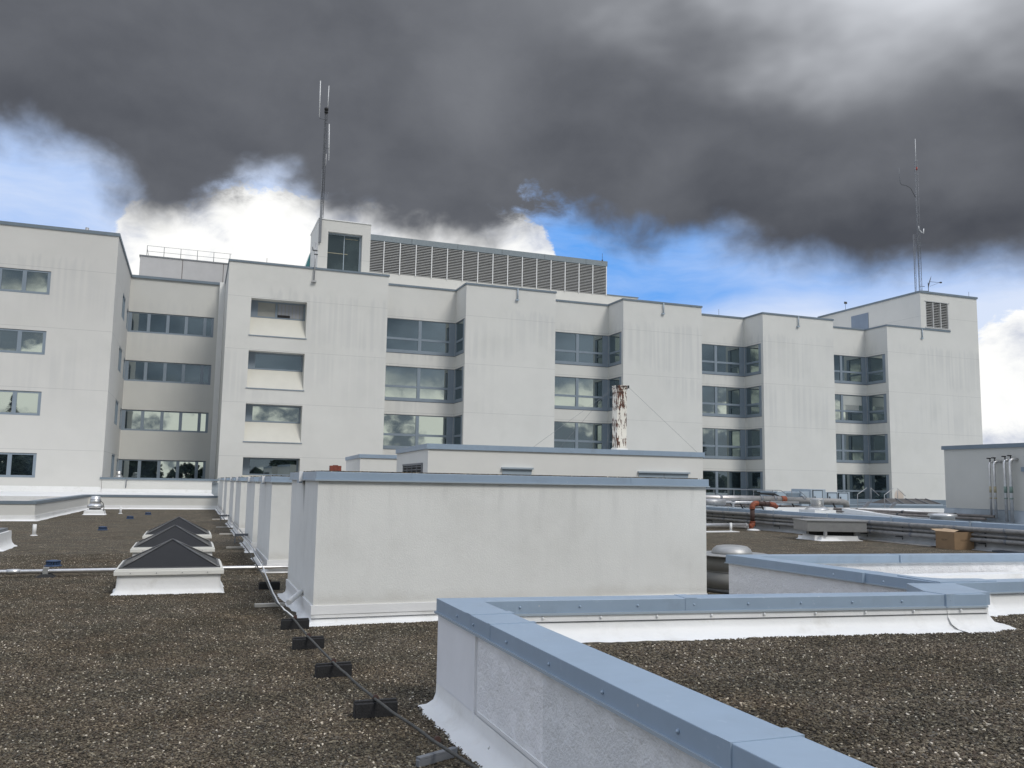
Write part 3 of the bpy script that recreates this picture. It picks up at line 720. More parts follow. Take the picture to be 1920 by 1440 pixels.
for i, (y, l) in enumerate(((12.1, 'pale flat bar on the gravel beside the largest box'), (22.1, 'thin pale bar beside the third box of the row'), (27.4, 'thin pale bar beside the fourth box of the row'), (31.1, 'thin pale bar beside the fifth box of the row'), (36.9, 'farthest thin pale bar beside the row of boxes'))):
    solo('sleeper_bar', MB().box(.88, 1.26, y-.045, y+.045, .01, .05, rot=.03), TIMB, l, 'bar', (1.07, y, 0), 'pale bars along the row of boxes')
for y, l in ((22.6, 'grey bracket arm on the third box holding the pipes'), (33.9, 'grey bracket arm on the fifth box holding the pipes')):
    solo('wall_bracket', MB().box(1.08, 1.40, y-.03, y+.03, .27, .33).box(1.08, 1.11, y-.02, y+.02, .1, .3), MGREY, l, 'bracket', (1.2, y, 0), 'brackets on the row of boxes')
for x, y, s, l in ((-2.32, 18.3, 1.0, 'nearest blue roof drain strainer, just behind the silver conduit'), (-2.50, 30.0, 1.0, 'blue roof drain left of the farthest skylight'), (-2.19, 37.8, 1.0, 'blue roof drain right of the fan and nearer than the last one'), (-1.70, 41.8, .95, 'farthest small blue roof drain near the white flashing'), (-2.42, 15.7, 1.0, 'blue roof drain partly sunk in gravel in front of the silver conduit')):
    if y == 15.7: continue
    T = Thing('roof_drain', l, 'roof drain', (x, y, 0), 'blue roof drains')
    T.part('ring', MB().lathe((x, y, 0), [(.15*s, 0), (.15*s, .02), (.12*s, .03)], 20), BLUE)
    mb = MB()
    for k in range(16):
        a = 2*pi*k/16; mb.box(x+.11*s*cos(a)-.012, x+.11*s*cos(a)+.012, y+.11*s*sin(a)-.012, y+.11*s*sin(a)+.012, .02, .095*s)
    T.part('strainer', mb, BLUE)
    T.part('lid', MB().lathe((x, y, 0), [(.13*s, .09*s), (.13*s, .105*s), (.05, .118*s)], 20), BLUE)
for x, y, h, l in ((-4.02, 27.5, .31, 'white vent pipe standing in the gravel at the far left'), (-2.9, 43.0, .3, 'small white vent pipe right of the aluminium roof fan'), (19.55, 24.1, .26, 'white vent pipe left of the low grey metal hood'), (19.35, 28.3, .32, 'white vent pipe at the foot of the silver pipe beside the rusty elbow')):
    T = Thing('vent_pipe', l, 'vent pipe', (x, y, 0), 'white vent pipes')
    T.part('pipe', MB().lathe((x, y, 0), [(.05, 0), (.05, h), (.038, h), (.038, h-.06)], 16), WPIPE)
    T.part('base_patch', MB().lathe((x, y, 0), [(.10, 0), (.09, .006), (.065, .02)], 14), MEM)
# white curb at the left edge
T = Thing('roof_hatch', 'white curb with a dark lid cut off by the left edge', 'roof hatch', (-4.6, 22.6, 0))
T.part('curb', MB().box(-5.6, -3.93, 22.1, 23.6, -.02, .36), MEM)
T.part('curb_flashing', MB().skirt([(-3.93, 23.6), (-3.93, 22.1), (-5.6, 22.1)], 1, .34, .16, .005, .07, .02, seed=12), MEM)
T.part('lid', MB().box(-5.6, -4.0, 22.15, 23.55, .36, .43), MGREY)
# aluminium exhaust fans
def upfan(x, y, z, s, label, m=ALU):
    T = Thing('exhaust_fan', label, 'roof fan', (x, y, z))
    T.part('curb', MB().box(x-.40*s, x+.40*s, y-.4*s, y+.4*s, z, z+.16*s).box(x-.34*s, x+.34*s, y-.34*s, y+.34*s, z+.16*s, z+.22*s), MEM)
    T.part('curb_flashing', MB().skirt([(x+.4*s, y+.4*s), (x+.4*s, y-.4*s), (x-.4*s, y-.4*s), (x-.4*s, y+.4*s)], 1, .13*s, .07*s, .004, .05, .006, z=z, seed=2), MEM)
    T.part('throat', MB().lathe((x, y, z), [(.24*s, .22*s), (.24*s, .36*s)], 28), DGREY)
    T.part('bowl', MB().lathe((x, y, z), [(.23*s, .27*s), (.31*s, .30*s), (.335*s, .36*s), (.31*s, .42*s), (.235*s, .47*s), (.225*s, .49*s)], 32), m)
    T.part('motor_hood', MB().lathe((x, y, z), [(.225*s, .49*s), (.23*s, .50*s), (.22*s, .66*s), (.205*s, .67*s), (.2*s, .78*s), (.17*s, .81*s), (.05*s, .82*s)], 32), m)
    T.part('band', MB().lathe((x, y, z), [(.235*s, .655*s), (.235*s, .67*s)], 32), GALV)
    T.part('power_cable', MB().tube([(x+.2*s, y-.1*s, z+.62*s), (x+.33*s, y-.14*s, z+.5*s), (x+.37*s, y-.15*s, z+.3*s), (x+.34*s, y-.1*s, z+.05)], .015*s, 6), BLK)
    return T
upfan(-3.85, 41.9, 0, .98, 'aluminium roof fan with a domed hood on a white curb, on the far left gravel')
upfan(-4.75, 66.2, 1.32, .85, 'small aluminium fan on the ledge in front of the far left ribbon windows')
T = Thing('exhaust_fan', 'large squat aluminium upblast fan beside the right end of the largest box', 'roof fan', (8.42, 12.3, 0))
T.part('housing', MB().lathe((8.42, 12.3, 0), [(.475, .06), (.475, .325)], 48).lathe((8.42, 12.3, 0), [(.482, .325), (.482, .337)], 48).lathe((8.42, 12.3, 0), [(.475, .337), (.485, .565)], 48), mat('dull_sheet_metal', (.26, .26, .25), .5, metal=.1, var=.06, vscale=5))
T.part('base_ring', MB().lathe((8.42, 12.3, 0), [(.50, 0), (.50, .05), (.47, .06)], 40), DGREY)
T.part('brim', MB().lathe((8.42, 12.3, 0), [(.60, .575), (.605, .59), (.59, .60)], 48), mat('brushed_aluminium', (.40, .40, .39), .5, metal=.6, var=.1, vscale=6))
T.part('dome', MB().lathe((8.42, 12.3, 0), [(.33, .60), (.325, .63), (.30, .68), (.25, .72), (.16, .735), (.02, .74)], 40), MATS['brushed_aluminium'])

# far left low parapet
lp = Thing('parapet_wall', 'low white parapet with grey coping behind the gravel at the far left', 'parapet', (-5.2, 40, 0))
pl = [(-40, 36.05), (-5.42, 36.05), (-5.15, 46.9), (-3.2, 49.1), (1.38, 49.1)]
pl = [(-40, 36.05), (-5.42, 36.05), (-4.95, 48.9), (1.38, 49.1)]
lp.part('wall', MB().strip(pl, .14, -.02, .66), STU)
lp.part('coping', MB().strip(pl, .17, .61, .72), CAPF)
lp.part('base_flashing', MB().skirt([(-40, 35.91), (-5.28, 35.91), (-4.81, 48.76), (1.38, 48.96)], -1, .16, .12, .02, .15, .02, seed=8), MEM)
lp.part('termination_bar', MB().strip([(-40, 35.9), (-5.27, 35.9), (-4.8, 48.75), (1.38, 48.95)], .012, .15, .20), WHT)

# ================================================================== MAIN HOSPITAL BUILDING
SH = 3.98
H = Thing('hospital_building', 'long pale stucco building with projecting bays and corner windows across the background', 'building', (38, 68, 0))
ZR = 17.92
bays = [(1.80, 13.86), (20.34, 28.30), (34.75, 42.70), (49.33, 57.45), (64.0, 72.25)]
YF, YB = 66.67, 69.6
WD = .12
zw = [(12.2-k*SH, 15.05-k*SH) for k in range(4)]
for i, (a, b) in enumerate(bays):
    yf = YF if i < 4 else YF-.06
    mb = MB()
    top = ZR
    if i == 0:
        holes = [(3.5, 7.6, 12.35-k*SH, 15.15-k*SH, .95) for k in range(4)]
        mb.facade(F_front(yf), a, b, -2, top, holes)
        mb.facade(F_left(a), yf, 90, -2, top, [])
    else:
        mb.facade(F_front(yf), a, b, -2, top, [])
        mb.facade(F_left(a), yf, YB, -2, top, [(yf+.35, YB, z0, z1, WD) for z0, z1 in zw])
    # right side, top and body behind
    mb.add([(b, yf, -2), (b, 80, -2), (b, 80, top), (b, yf, top)], [(0, 1, 2, 3)])
    mb.add([(a, yf, top), (b, yf, top), (b, 82, top), (a, 82, top)], [(0, 1, 2, 3)])
    H.part('bay_wall', mb, STU)
for i in range(4):
    a, b = bays[i][1], bays[i+1][0]
    mb = MB().facade(F_front(YB), a, b, -2, ZR, [(a+.02, b, z0, z1, WD) for z0, z1 in zw])
    mb.add([(a, YB, ZR), (b, YB, ZR), (b, 82, ZR), (a, 82, ZR)], [(0, 1, 2, 3)])
    H.part('recess_wall', mb, STU)
# copings
cp = MB()
path = []
for i, (a, b) in enumerate(bays):
    path += [(a, YB if i else 80), (a, YF), (b, YF), (b, YB)]
path += [(path[-1][0], YF+.3)]
pp = []
for i, (a, b) in enumerate(bays):
    yf = YF if i < 4 else YF-.06
    seg = [(a-.0, 76 if i == 0 else YB+.25), (a-.0, yf), (b, yf), (b, YB+.25)]
    if i == 4: seg = seg[:3]
    cp.strip(seg, .07, ZR-.12, ZR+.03)
    if i < 4: cp.strip([(b+.07, YB), (bays[i+1][0]-.07, YB)], .07, ZR-.12, ZR+.03)
H.part('coping', cp, CAPF)
# corner windows
def corner_window(a, b, z0, z1, blind=False):
    """back pane pair on the recess wall and the pane on the return"""
    Fb = F_front(YB); Fl = F_left(b); d = WD
    fr = MB()
    zt0, zt1 = z0+1.10, z0+1.28      # transom
    m0, m1 = a+3.28, a+3.55
    e = b-.55
    fr.uvw(Fb, a+.02, b, z0, z0+.27, -d, -.005)           # sill band
    fr.uvw(Fb, a+.02, b+.1, z1-.07, z1, -d, -.03)
    fr.uvw(Fb, a+.02, a+.30, z0+.27, z1-.07, -d, -.02)
    fr.uvw(Fb, m0, m1, z0+.27, z1-.07, -d, -.012)
    fr.uvw(Fb, a+.30, m0, zt0, zt1, -d, -.02)
    fr.uvw(Fb, m1, e, zt0, zt1, -d, -.02)
    fr.uvw(Fb, e, b+WD, z0+.27, z1-.07, -d, -.012)        # corner post
    y0 = YF+.35
    if b > 60: y0 -= .06
    fr.uvw(Fl, y0, YB-.005, z0, z0+.27, -d, -.005)
    fr.uvw(Fl, y0, YB-.03, z1-.07, z1, -d, -.03)
    fr.uvw(Fl, y0, y0+.38, z0+.27, z1-.07, -d, -.012)
    fr.uvw(Fl, YB-.22, YB-.012, z0+.27, z1-.07, -d, -.012)
    fr.uvw(Fl, y0+.38, YB-.22, zt0, zt1, -d, -.02)
    f = H.part('corner_window', fr, FRM)
    g = MB()
    g.uvw(Fb, a+.30, m0, z0+.27, zt0, -.095, -.08).uvw(Fb, a+.30, m0, zt1, z1-.07, -.095, -.08)
    g.uvw(Fb, m1, e, z0+.27, zt0, -.095, -.08).uvw(Fb, m1, e, zt1, z1-.07, -.095, -.08)
    g.uvw(Fl, y0+.38, YB-.22, z0+.27, zt0, -.095, -.08).uvw(Fl, y0+.38, YB-.22, zt1, z1-.07, -.095, -.08)
    H.part('glass', g, GLASS, f)
    H.part('head_shade', MB().uvw(Fb, a+.02, b, z1-.03, z1-.002, -.03, -.002).uvw(Fl, y0, YB, z1-.03, z1-.002, -.03, -.002).uvw(Fb, a+.02, b, z0-.03, z0-.002, 0, .02).uvw(Fl, y0, YB, z0-.03, z0-.002, 0, .02), FRMD, f)  # dark strips put in as the shadow line under the head, and below the sill
    if blind:
        bl = MB().uvw(Fb, m1+.05, e-.05, zt1+.55, z1-.1, -.078, -.072)
        for k in range(16): bl.uvw(Fb, m1+.05+k*.125, m1+.12+k*.125, zt1+.04, zt1+.55, -.078, -.074)
        H.part('blind', bl, BLIND, f)
    return f
for i in range(4):
    for k, (z0, z1) in enumerate(zw):
        corner_window(bays[i][1], bays[i+1][0], z0, z1, blind=(i == 3 and k == 1))
# deep windows of the first bay with sloping sills
for k in range(4):
    z0, z1 = 12.35-k*SH, 15.15-k*SH; y = YF; d = .95
    H.part('sloping_sill', MB().add([(3.5, y+.0, z0), (7.6, y+.0, z0), (7.6, y+d-.06, z0+1.52), (3.5, y+d-.06, z0+1.52), (3.5, y+d-.01, z0), (7.6, y+d-.01, z0)], [(0, 1, 2, 3), (0, 3, 4), (1, 5, 2), (3, 2, 5, 4)]), CREAM)
    H.part('sill_lip', MB().uvw(F_front(y), 3.42, 7.68, z0-.07, z0-.003, -.02, .05), FRM)
    fr = MB(); zs = z0+1.50
    fr.uvw(F_front(y), 3.5, 7.6, zs, zs+.10, -.94, -.85).uvw(F_front(y), 3.5, 7.6, z1-.12, z1, -.94, -.85)
    fr.uvw(F_front(y), 3.5, 4.05, zs+.1, z1-.12, -.94, -.86).uvw(F_front(y), 7.45, 7.6, zs+.1, z1-.12, -.94, -.86)
    if k == 0: fr.uvw(F_front(y), 5.35, 5.5, zs+.1, z1-.12, -.94, -.84)
    f = H.part('deep_window', fr, FRM if k else FRM)
    H.part('glass', MB().uvw(F_front(y), 4.05, 7.45, zs+.1, z1-.12, -.93, -.90), GLASS if k else ROOM, f)
    if k == 0:
        v = MB()
        for q in range(7): v.uvw(F_front(y), 5.58+q*.27, 5.58+q*.27+.20, zs+.14, z1-.14, -.895, -.885)
        H.part('vertical_blind', v, BLINDV, f)
        H.part('dark_box', MB().uvw(F_front(y), 5.52, 6.45, zs+.12, zs+.30, -.885, -.82), BLK, f)
# overflow pipes hanging from the copings
for x in (24.8, 38.7, 53.3, 68.45):
    z = ZR-.08
    H.part('overflow_pipe', MB().tube([(x, YF-.14, z), (x, YF-.14, z-.92)], .055, 8).box(x-.16, x+.10, YF-.2, YF, z-1.02, z-.9), LTG)
# end tower
mb = MB()
TX0, TX1, TZ = 68.5, 76.13, 21.78
mb.facade(F_front(YF+.02), TX0, TX1, -2, TZ, [(69.15, 72.22, 18.12, 20.78, .25)])
mb.facade(F_left(TX0), YF+.02, 82, ZR-.5, TZ, [])
mb.add([(TX1, YF+.02, -2), (TX1, 82, -2), (TX1, 82, TZ), (TX1, YF+.02, TZ)], [(0, 1, 2, 3)])
mb.add([(TX0, YF+.02, TZ), (TX1, YF+.02, TZ), (TX1, 82, TZ), (TX0, 82, TZ)], [(0, 1, 2, 3)])
mb.add([(57.45, 82, -2), (TX1, 82, -2), (TX1, 82, TZ), (57.45, 82, TZ-3.8)], [(0, 1, 2, 3)])
H.part('end_tower_wall', mb, STU)
H.part('coping', MB().strip([(TX0, 82), (TX0, YF), (TX1, YF), (TX1, 82)], .08, TZ-.16, TZ+.03), CAPF)
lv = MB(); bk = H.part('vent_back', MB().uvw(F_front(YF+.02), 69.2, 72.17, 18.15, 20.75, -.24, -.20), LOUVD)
vf = MB().uvw(F_front(YF+.02), 69.02, 72.35, 18.02, 18.13, -.2, .05).uvw(F_front(YF+.02), 69.02, 72.35, 20.77, 20.86, -.2, .04)
for u in (69.15, 70.13, 71.13, 72.12): vf.uvw(F_front(YF+.02), u, u+.1, 18.13, 20.77, -.2, -.01)
vf_o = H.part('vent_frame', vf, LOUV)
for q in range(3):
    s_ = MB(); u0 = 69.25+q*.99
    for j in range(15):
        z = 18.2+j*.17; s_.add([(u0, YF+.04, z), (u0+.89, YF+.04, z), (u0+.89, YF+.17, z+.10), (u0, YF+.17, z+.10)], [(0, 1, 2, 3)])
        s_.add([(u0, YF+.04, z), (u0+.89, YF+.04, z), (u0+.89, YF+.04, z+.03), (u0, YF+.04, z+.03)], [(0, 1, 2, 3)])
    H.part('louver_panel', s_, LOUV, vf_o)
H.part('side_door', MB().uvw(F_left(TX0), 73.9, 76.5, 17.9, 20.85, 0, .05), mat('blue_grey_door', (.20, .25, .32), .5))
# wall under the plant screen and the screen itself
PY = 76.0
mb = MB().box(12.6, 41.2, PY, PY+8, ZR-.3, 20.36); H.part('plant_wall', mb, STU)
H.part('coping', MB().box(37.75, 41.3, PY-.06, PY+8, 20.36, 20.46), CAPF)
sx0, sx1, sz0, sz1 = 13.6, 37.78, 20.37, 23.25
H.part('screen_top_band', MB().box(sx0, sx1, PY-.1, PY+6, sz1, 23.78), mat('grey_blue_band', (.20, .235, .255), .5, var=.04))
seams = MB()
for x in (17.8, 22.2, 26.6, 31, 35.4): seams.box(x, x+.03, PY-.105, PY-.099, sz1, 23.78)
H.part('band_seam', seams, FRMD)
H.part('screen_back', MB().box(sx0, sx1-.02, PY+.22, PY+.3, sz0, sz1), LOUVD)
n = 16; dxs = (sx1-.1-13.78)/n
for q in range(n):
    u0 = 13.78+q*dxs; s_ = MB()
    for j in range(19):
        z = sz0+.03+j*.152
        s_.add([(u0+.04, PY-.04, z), (u0+dxs-.04, PY-.04, z), (u0+dxs-.04, PY+.12, z+.10), (u0+.04, PY+.12, z+.10)], [(0, 1, 2, 3)])
        s_.box(u0+.04, u0+dxs-.04, PY-.045, PY-.03, z-.010, z+.034)
    H.part('louver_panel', s_, LOUV)
    H.part('batten', MB().box(u0+dxs-.045, u0+dxs+.03, PY-.10, PY-.02, sz0-.05, sz1), WHT)
# roof tower with the big window
mb = MB().facade(F_front(68.0), 8.40, 12.55, ZR-.3, 22.24, [(9.16, 11.88, 18.2, 21.30, .45)])
mb.facade(F_left(8.40), 68.0, 73.1, ZR-.3, 22.24, [])
mb.add([(12.55, 68, ZR-.3), (12.55, 73.1, ZR-.3), (12.55, 73.1, 22.24), (12.55, 68, 22.24)], [(0, 1, 2, 3)]).add([(8.4, 73.1, ZR-.3), (12.55, 73.1, ZR-.3), (12.55, 73.1, 22.24), (8.4, 73.1, 22.24)], [(0, 1, 2, 3)]).add([(8.4, 68, 22.24), (12.55, 68, 22.24), (12.55, 73.1, 22.24), (8.4, 73.1, 22.24)], [(0, 1, 2, 3)])
H.part('roof_tower_wall', mb, STU)
H.part('coping', MB().box(8.34, 12.61, 67.94, 73.2, 22.24, 22.31), WHT)
f = H.part('tower_window', MB().uvw(F_front(68), 9.16, 11.88, 21.18, 21.3, -.44, -.3).uvw(F_front(68), 10.47, 10.53, 18.2, 21.18, -.44, -.38).uvw(F_front(68), 11.72, 11.88, 18.2, 21.18, -.44, -.34), LTG)
H.part('glass', MB().uvw(F_front(68), 9.16, 11.72, 18.2, 21.18, -.43, -.41), GLASS2, f)
H.part('strip_light', MB().uvw(F_front(68), 10.55, 11.6, 20.92, 20.98, -.405, -.39), mat('pale_tube', (.30, .28, .2), .4), f)
H.part('strip_light', MB().uvw(F_front(68), 9.2, 10.8, 19.66, 19.72, -.405, -.39), MATS['pale_tube'], f)
H.part('teal_canopy', MB().add([(7.6, 72.9, ZR), (8.38, 72.9, ZR), (8.38, 72.9, 20.7), (7.6, 74.5, ZR), (8.38, 74.5, ZR), (8.38, 74.5, 20.7)], [(0, 1, 2), (3, 5, 4), (0, 2, 5, 3), (1, 4, 5, 2)]), TEAL)
# pilaster at the joint with the wing
H.part('pilaster', MB().box(1.36, 1.79, 74.9, 75.6, 1.3, ZR-.02), mat('bright_white_stucco', (.74, .74, .72), .8, var=.03))
H.part('connector_coping', MB().box(-5.4, 1.78, 75.36, 75.62, ZR-.16, ZR+.05), CAPF)
cw = [(13.28-k*SH, 14.95-k*SH) for k in range(4)]
CY = 75.5
mb = MB().facade(F_front(CY), -5.5, 1.79, .2, ZR, [(-5.5, 1.06, z0, z1, .16) for z0, z1 in cw])
mb.add([(-5.5, CY, ZR), (1.8, CY, ZR), (1.8, 88, ZR), (-5.5, 88, ZR)], [(0, 1, 2, 3)])
H.part('connector_wall', mb, CONN)
for k, (z0, z1) in enumerate(cw):
    Fc = F_front(CY); fr = MB()
    fr.uvw(Fc, -5.5, 1.06, z0, z0+.13, -.15, -.01).uvw(Fc, -5.5, 1.06, z1-.10, z1, -.15, -.04)
    us = [-5.5, -3.95, -2.5, -1.08, .36, 1.06]
    for j, u in enumerate(us):
        a_ = u-.12 if 0 < j < 5 else (u if j == 0 else u-.2); b_ = u+.12 if 0 < j < 5 else (u+.28 if j == 0 else u)
        fr.uvw(Fc, a_, b_, z0+.13, z1-.1, -.15, -.03)
    f = H.part('ribbon_window', fr, FRM)
    g = MB().uvw(Fc, -5.2, .86, z0+.13, z1-.1, -.13, -.10)
    H.part('glass', g, GLASS, f)
    H.part('head_shade', MB().uvw(Fc, -5.5, 1.06, z1-.035, z1-.003, -.04, -.003), FRMD, f)  # dark strip coloured in as the shadow line of the head
# lightning rods and little roof bits
for x, y, z in ((4.6, 68.5, 18.0), (37.2, 75.9, 23.78), (47.1, 70.5, 18.0), (76, 67.5, 21.8)):
    H.part('lightning_rod', MB().tube([(x, y, z), (x, y, z+.75)], .018, 5).box(x-.05, x+.05, y-.05, y+.05, z, z+.12), DGREY)

# ledge in front of the connector
E_ = Thing('ledge_parapet', 'low white parapet with grey coping below the far left ribbon windows', 'parapet', (-2, 63, 0))
E_.part('wall', MB().box(-5.48, 1.36, 62.86, 63.15, .4, 1.5), STU)
E_.part('coping', MB().box(-5.62, 1.79, 62.78, 63.25, 1.45, 1.58), CAPF)
E_.part('base_flashing', MB().box(-5.48, 1.36, 62.76, 62.86, .55, .84).box(-5.48, 1.36, 62.70, 62.76, .55, .72), MEM)
E_.part('downpipe', MB().tube([(-4.0, 62.75, 1.55), (-4.02, 62.75, .9)], .03, 6), MGREY)

# ================================================================== LEFT WING
Wg = Thing('hospital_wing', 'grey-white stucco block with paired windows filling the left edge', 'building', (-12, 63, 0))
YL = 62.87; XL = -5.5
lw = [(13.42-k*SH, 14.98-k*SH) for k in range(4)]
mb = MB().facade(F_front(YL), -45, XL, .3, ZR, [(-15.3, -9.4, z0, z1, .12) for z0, z1 in lw] + [(-26, -20, z0, z1, .12) for z0, z1 in lw])
# the lowest window sits a little further right
mb.facade(F_right(XL), YL, CY+.14, .3, ZR, [(69.2, 71.9, z0, z1+.25, .12) for z0, z1 in lw] + [(74.0, CY, z0-.1, z1, .12) for z0, z1 in lw])
mb.add([(-45, YL, ZR), (XL, YL, ZR), (XL, 88, ZR), (-45, 88, ZR)], [(0, 1, 2, 3)]).add([(XL, CY+.14, .3), (XL, 88, .3), (XL, 88, ZR), (XL, CY+.14, ZR)], [(0, 1, 2, 3)])
Wg.part('wall', mb, STU_W)
Wg.part('coping', MB().strip([(-45, YL), (XL, YL), (XL, CY+.5)], .07, ZR-.12, ZR+.10), CAPF)
for k, (z0, z1) in enumerate(lw):
    for ua in (-15.3, -26.0):
        Fc = F_front(YL); ub = ua+(5.9 if ua > -20 else 6); fr = MB()
        fr.uvw(Fc, ua, ub, z0, z0+.14, -.11, .01).uvw(Fc, ua, ub, z1-.12, z1, -.11, -.02)
        us = [ub-.14] + [ub-1.52*j for j in range(1, 4)]
        fr.uvw(Fc, ub-.18, ub, z0+.14, z1-.12, -.11, -.01).uvw(Fc, ua, ua+.15, z0+.14, z1-.12, -.11, -.01)
        for j in range(1, 4): fr.uvw(Fc, ub-.1-1.42*j-.12, ub-.1-1.42*j+.12, z0+.14, z1-.12, -.11, -.01)
        f = Wg.part('window', fr, FRM)
        Wg.part('glass', MB().uvw(Fc, ua+.15, ub-.18, z0+.14, z1-.12, -.10, -.07), GLASS, f)
        Wg.part('head_shade', MB().uvw(Fc, ua, ub, z1-.03, z1-.003, -.02, -.002), FRMD, f)  # shade under the window head, put in as a dark strip
    Fr = F_right(XL)
    fr = MB().uvw(Fr, 69.2, 71.9, z0, z0+.12, -.11, -.01).uvw(Fr, 69.2, 71.9, z1+.15, z1+.25, -.11, -.01).uvw(Fr, 69.2, 69.35, z0+.12, z1+.15, -.11, -.01).uvw(Fr, 71.75, 71.9, z0+.12, z1+.15, -.11, -.01).uvw(Fr, 70.5, 70.65, z0+.12, z1+.15, -.11, -.01)
    f = Wg.part('side_window', fr, FRM); Wg.part('glass', MB().uvw(Fr, 69.35, 71.75, z0+.12, z1+.15, -.10, -.07), GLASS, f)
    fr = MB().uvw(Fr, 74.0, CY, z0-.1, z0+.05, -.11, -.01).uvw(Fr, 74.0, CY, z1-.12, z1, -.11, -.01).uvw(Fr, 74.0, 74.15, z0+.05, z1-.12, -.11, -.01).uvw(Fr, CY-.3, CY, z0+.05, z1-.12, -.11, -.01)
    f = Wg.part('side_window', fr, FRM); Wg.part('glass', MB().uvw(Fr, 74.15, CY-.3, z0+.05, z1-.12, -.10, -.07), GLASS, f)
Wg.part('base_flashing', MB().box(-45, -5.5, 62.77, 62.87, .55, .95).box(-45, -5.5, 62.68, 62.77, .55, .76), MEM)
Wg.part('vent_stub', MB().tube([(-7.6, 64, ZR), (-7.6, 64, ZR+.55)], .12, 8), GALV)

# ================================================================== PANEL BUILDING BEHIND
P_ = Thing('panel_building', 'distant grey concrete panel building with a railing on its roof, left of centre', 'building', (0, 92, 0))
py0 = 90
P_.part('wall', MB().box(-5.87, 7, py0, py0+15, 10, 23.05), PANEL)
P_.part('coping', MB().box(-5.95, 7.05, py0-.06, py0+15, 23.05, 23.17), MGREY)
j = MB()
for x in (-2.0, 1.85, 5.8): j.box(x, x+.05, py0-.02, py0, 12, 23.05)
j.box(-5.87, 7, py0-.021, py0-.001, 20.95, 21.0)
P_.part('panel_joint', j, mat('joint_sealant', (.12, .10, .09), .9))
r = MB(); rz = 23.17
for k in range(6): x = -5.3+k*1.55; r.tube([(x, py0+.3, rz), (x, py0+.3, rz+1.05)], .03, 5)
for z in (1.05, .5): r.tube([(-5.3, py0+.3, rz+z), (2.6, py0+.3, rz+z)], .018, 5)
r.tube([(-5.3, py0+.3, rz+.75), (-5.3, py0+10, rz+.75)], .02, 4)
P_.part('railing', r, MGREY)
P_.part('roof_unit', MB().box(.4, 2.4, py0+3, py0+5, rz, rz+.6).box(.9, 1.6, py0+2.9, py0+3, rz+.1, rz+.7), LTG)

# ================================================================== MIDDLE PENTHOUSES
def penthouse(poly, z1, label, lipmat=CAP):
    T = Thing('rooftop_penthouse', label, 'roof structure', (poly[0][0], poly[0][1], 0))
    T.part('wall', MB().prism(poly, -.05, z1-.03), CREAM if False else mat('penthouse_stucco', (.70, .695, .66), .85, var=.03, vscale=.8, bump=.5, bscale=30, spec=.25))
    cl = poly + [poly[0]]
    # closed coping as a slightly larger prism
    c = Vector((sum(p[0] for p in poly)/len(poly), sum(p[1] for p in poly)/len(poly)))
    T.part('coping', MB().strip([poly[-1]] + poly[:2] + [poly[2]], .06, z1-.19, z1), lipmat)
    return T
pent = penthouse([(7.87, 30), (19.22, 30), (19.4, 37.2), (8.25, 36.7)], 3.03, 'long low white rooftop room behind the largest box, with the rusty stack on it')
pf = [(7.87, 30), (8.25, 36.7)]
dv = (Vector((8.25, 36.7))-Vector((7.87, 30))).normalized(); FV = (Vector((7.87, 30, 0)), Vector((dv.x, dv.y, 0)), Vector((-dv.y, dv.x, 0)))
f = pent.part('vent_frame', MB().uvw(FV, .9, 4.9, 2.28, 2.36, 0, .06).uvw(FV, .9, 1.0, 1.6, 2.28, 0, .05).uvw(FV, 4.8, 4.9, 1.6, 2.28, 0, .05), MGREY)
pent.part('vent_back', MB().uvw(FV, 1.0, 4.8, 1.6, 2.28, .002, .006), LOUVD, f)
s_ = MB()
for k in range(6): s_.uvw(FV, 1.0, 4.8, 1.66+k*.11, 1.69+k*.11, .008, .05)
for k in range(3): s_.uvw(FV, 1.9+k, 1.95+k, 1.6, 2.28, .008, .055)
pent.part('slats', s_, MGREY, f)
F30 = F_front(30)
for a, b, zt in ((10.69, 11.83, 2.25), (16.32, 18.52, 2.22)):
    f = pent.part('shuttered_opening', MB().uvw(F30, a, b, 1.5, zt-.06, 0, .03), mat('blue_grey_panel', (.33, .40, .46), .5, var=.05))
    pent.part('hood', MB().uvw(F30, a-.05, b+.05, zt-.06, zt, 0, .12), LTG, f)
    if b-a > 2: pent.part('seam', MB().uvw(F30, (a+b)/2, (a+b)/2+.02, 1.5, zt-.07, .03, .034), MGREY, f)
pent2 = penthouse([(8.15, 44.8), (11.5, 44.8), (11.7, 52), (8.62, 52)], 3.02, 'small white rooftop room peeking out left of the longer one')
# rusty stack
SX, SY = 17.03, 33.0
st = Thing('rusty_stack', 'tall square stack with peeling white paint and rust, held by thin guy wires', 'chimney', (SX, SY, 3.0))
st.part('shaft', MB().box(SX-.225, SX+.225, SY-.225, SY+.225, 3.0, 5.86), RUST)
st.part('rim', MB().box(SX-.25, SX+.25, SY-.25, SY+.25, 5.74, 5.80).box(SX-.24, SX+.24, SY-.24, SY+.24, 5.86, 5.90), RUST)
for ex, ey in ((1, -1), (-1, -1)): st.part('lug', MB().box(SX+ex*.27-.03, SX+ex*.27+.03, SY-.31, SY-.25, 5.78, 5.90), BLK)
st.part('base_flashing', MB().box(SX-.26, SX+.26, SY-.26, SY+.26, 2.98, 3.22), MEM)
for e, s0 in (((19.05, 30.15, 3.04), (.28, -.28)), ((18.0, 36.6, 3.0), (.28, .2)), ((12.2, 31.0, 3.0), (-.28, -.28)), ((15.5, 36.5, 3.0), (-.28, .2))):
    st.part('guy_wire', MB().tube([(SX+s0[0], SY+s0[1], 5.83), e], .005, 5), MGREY)

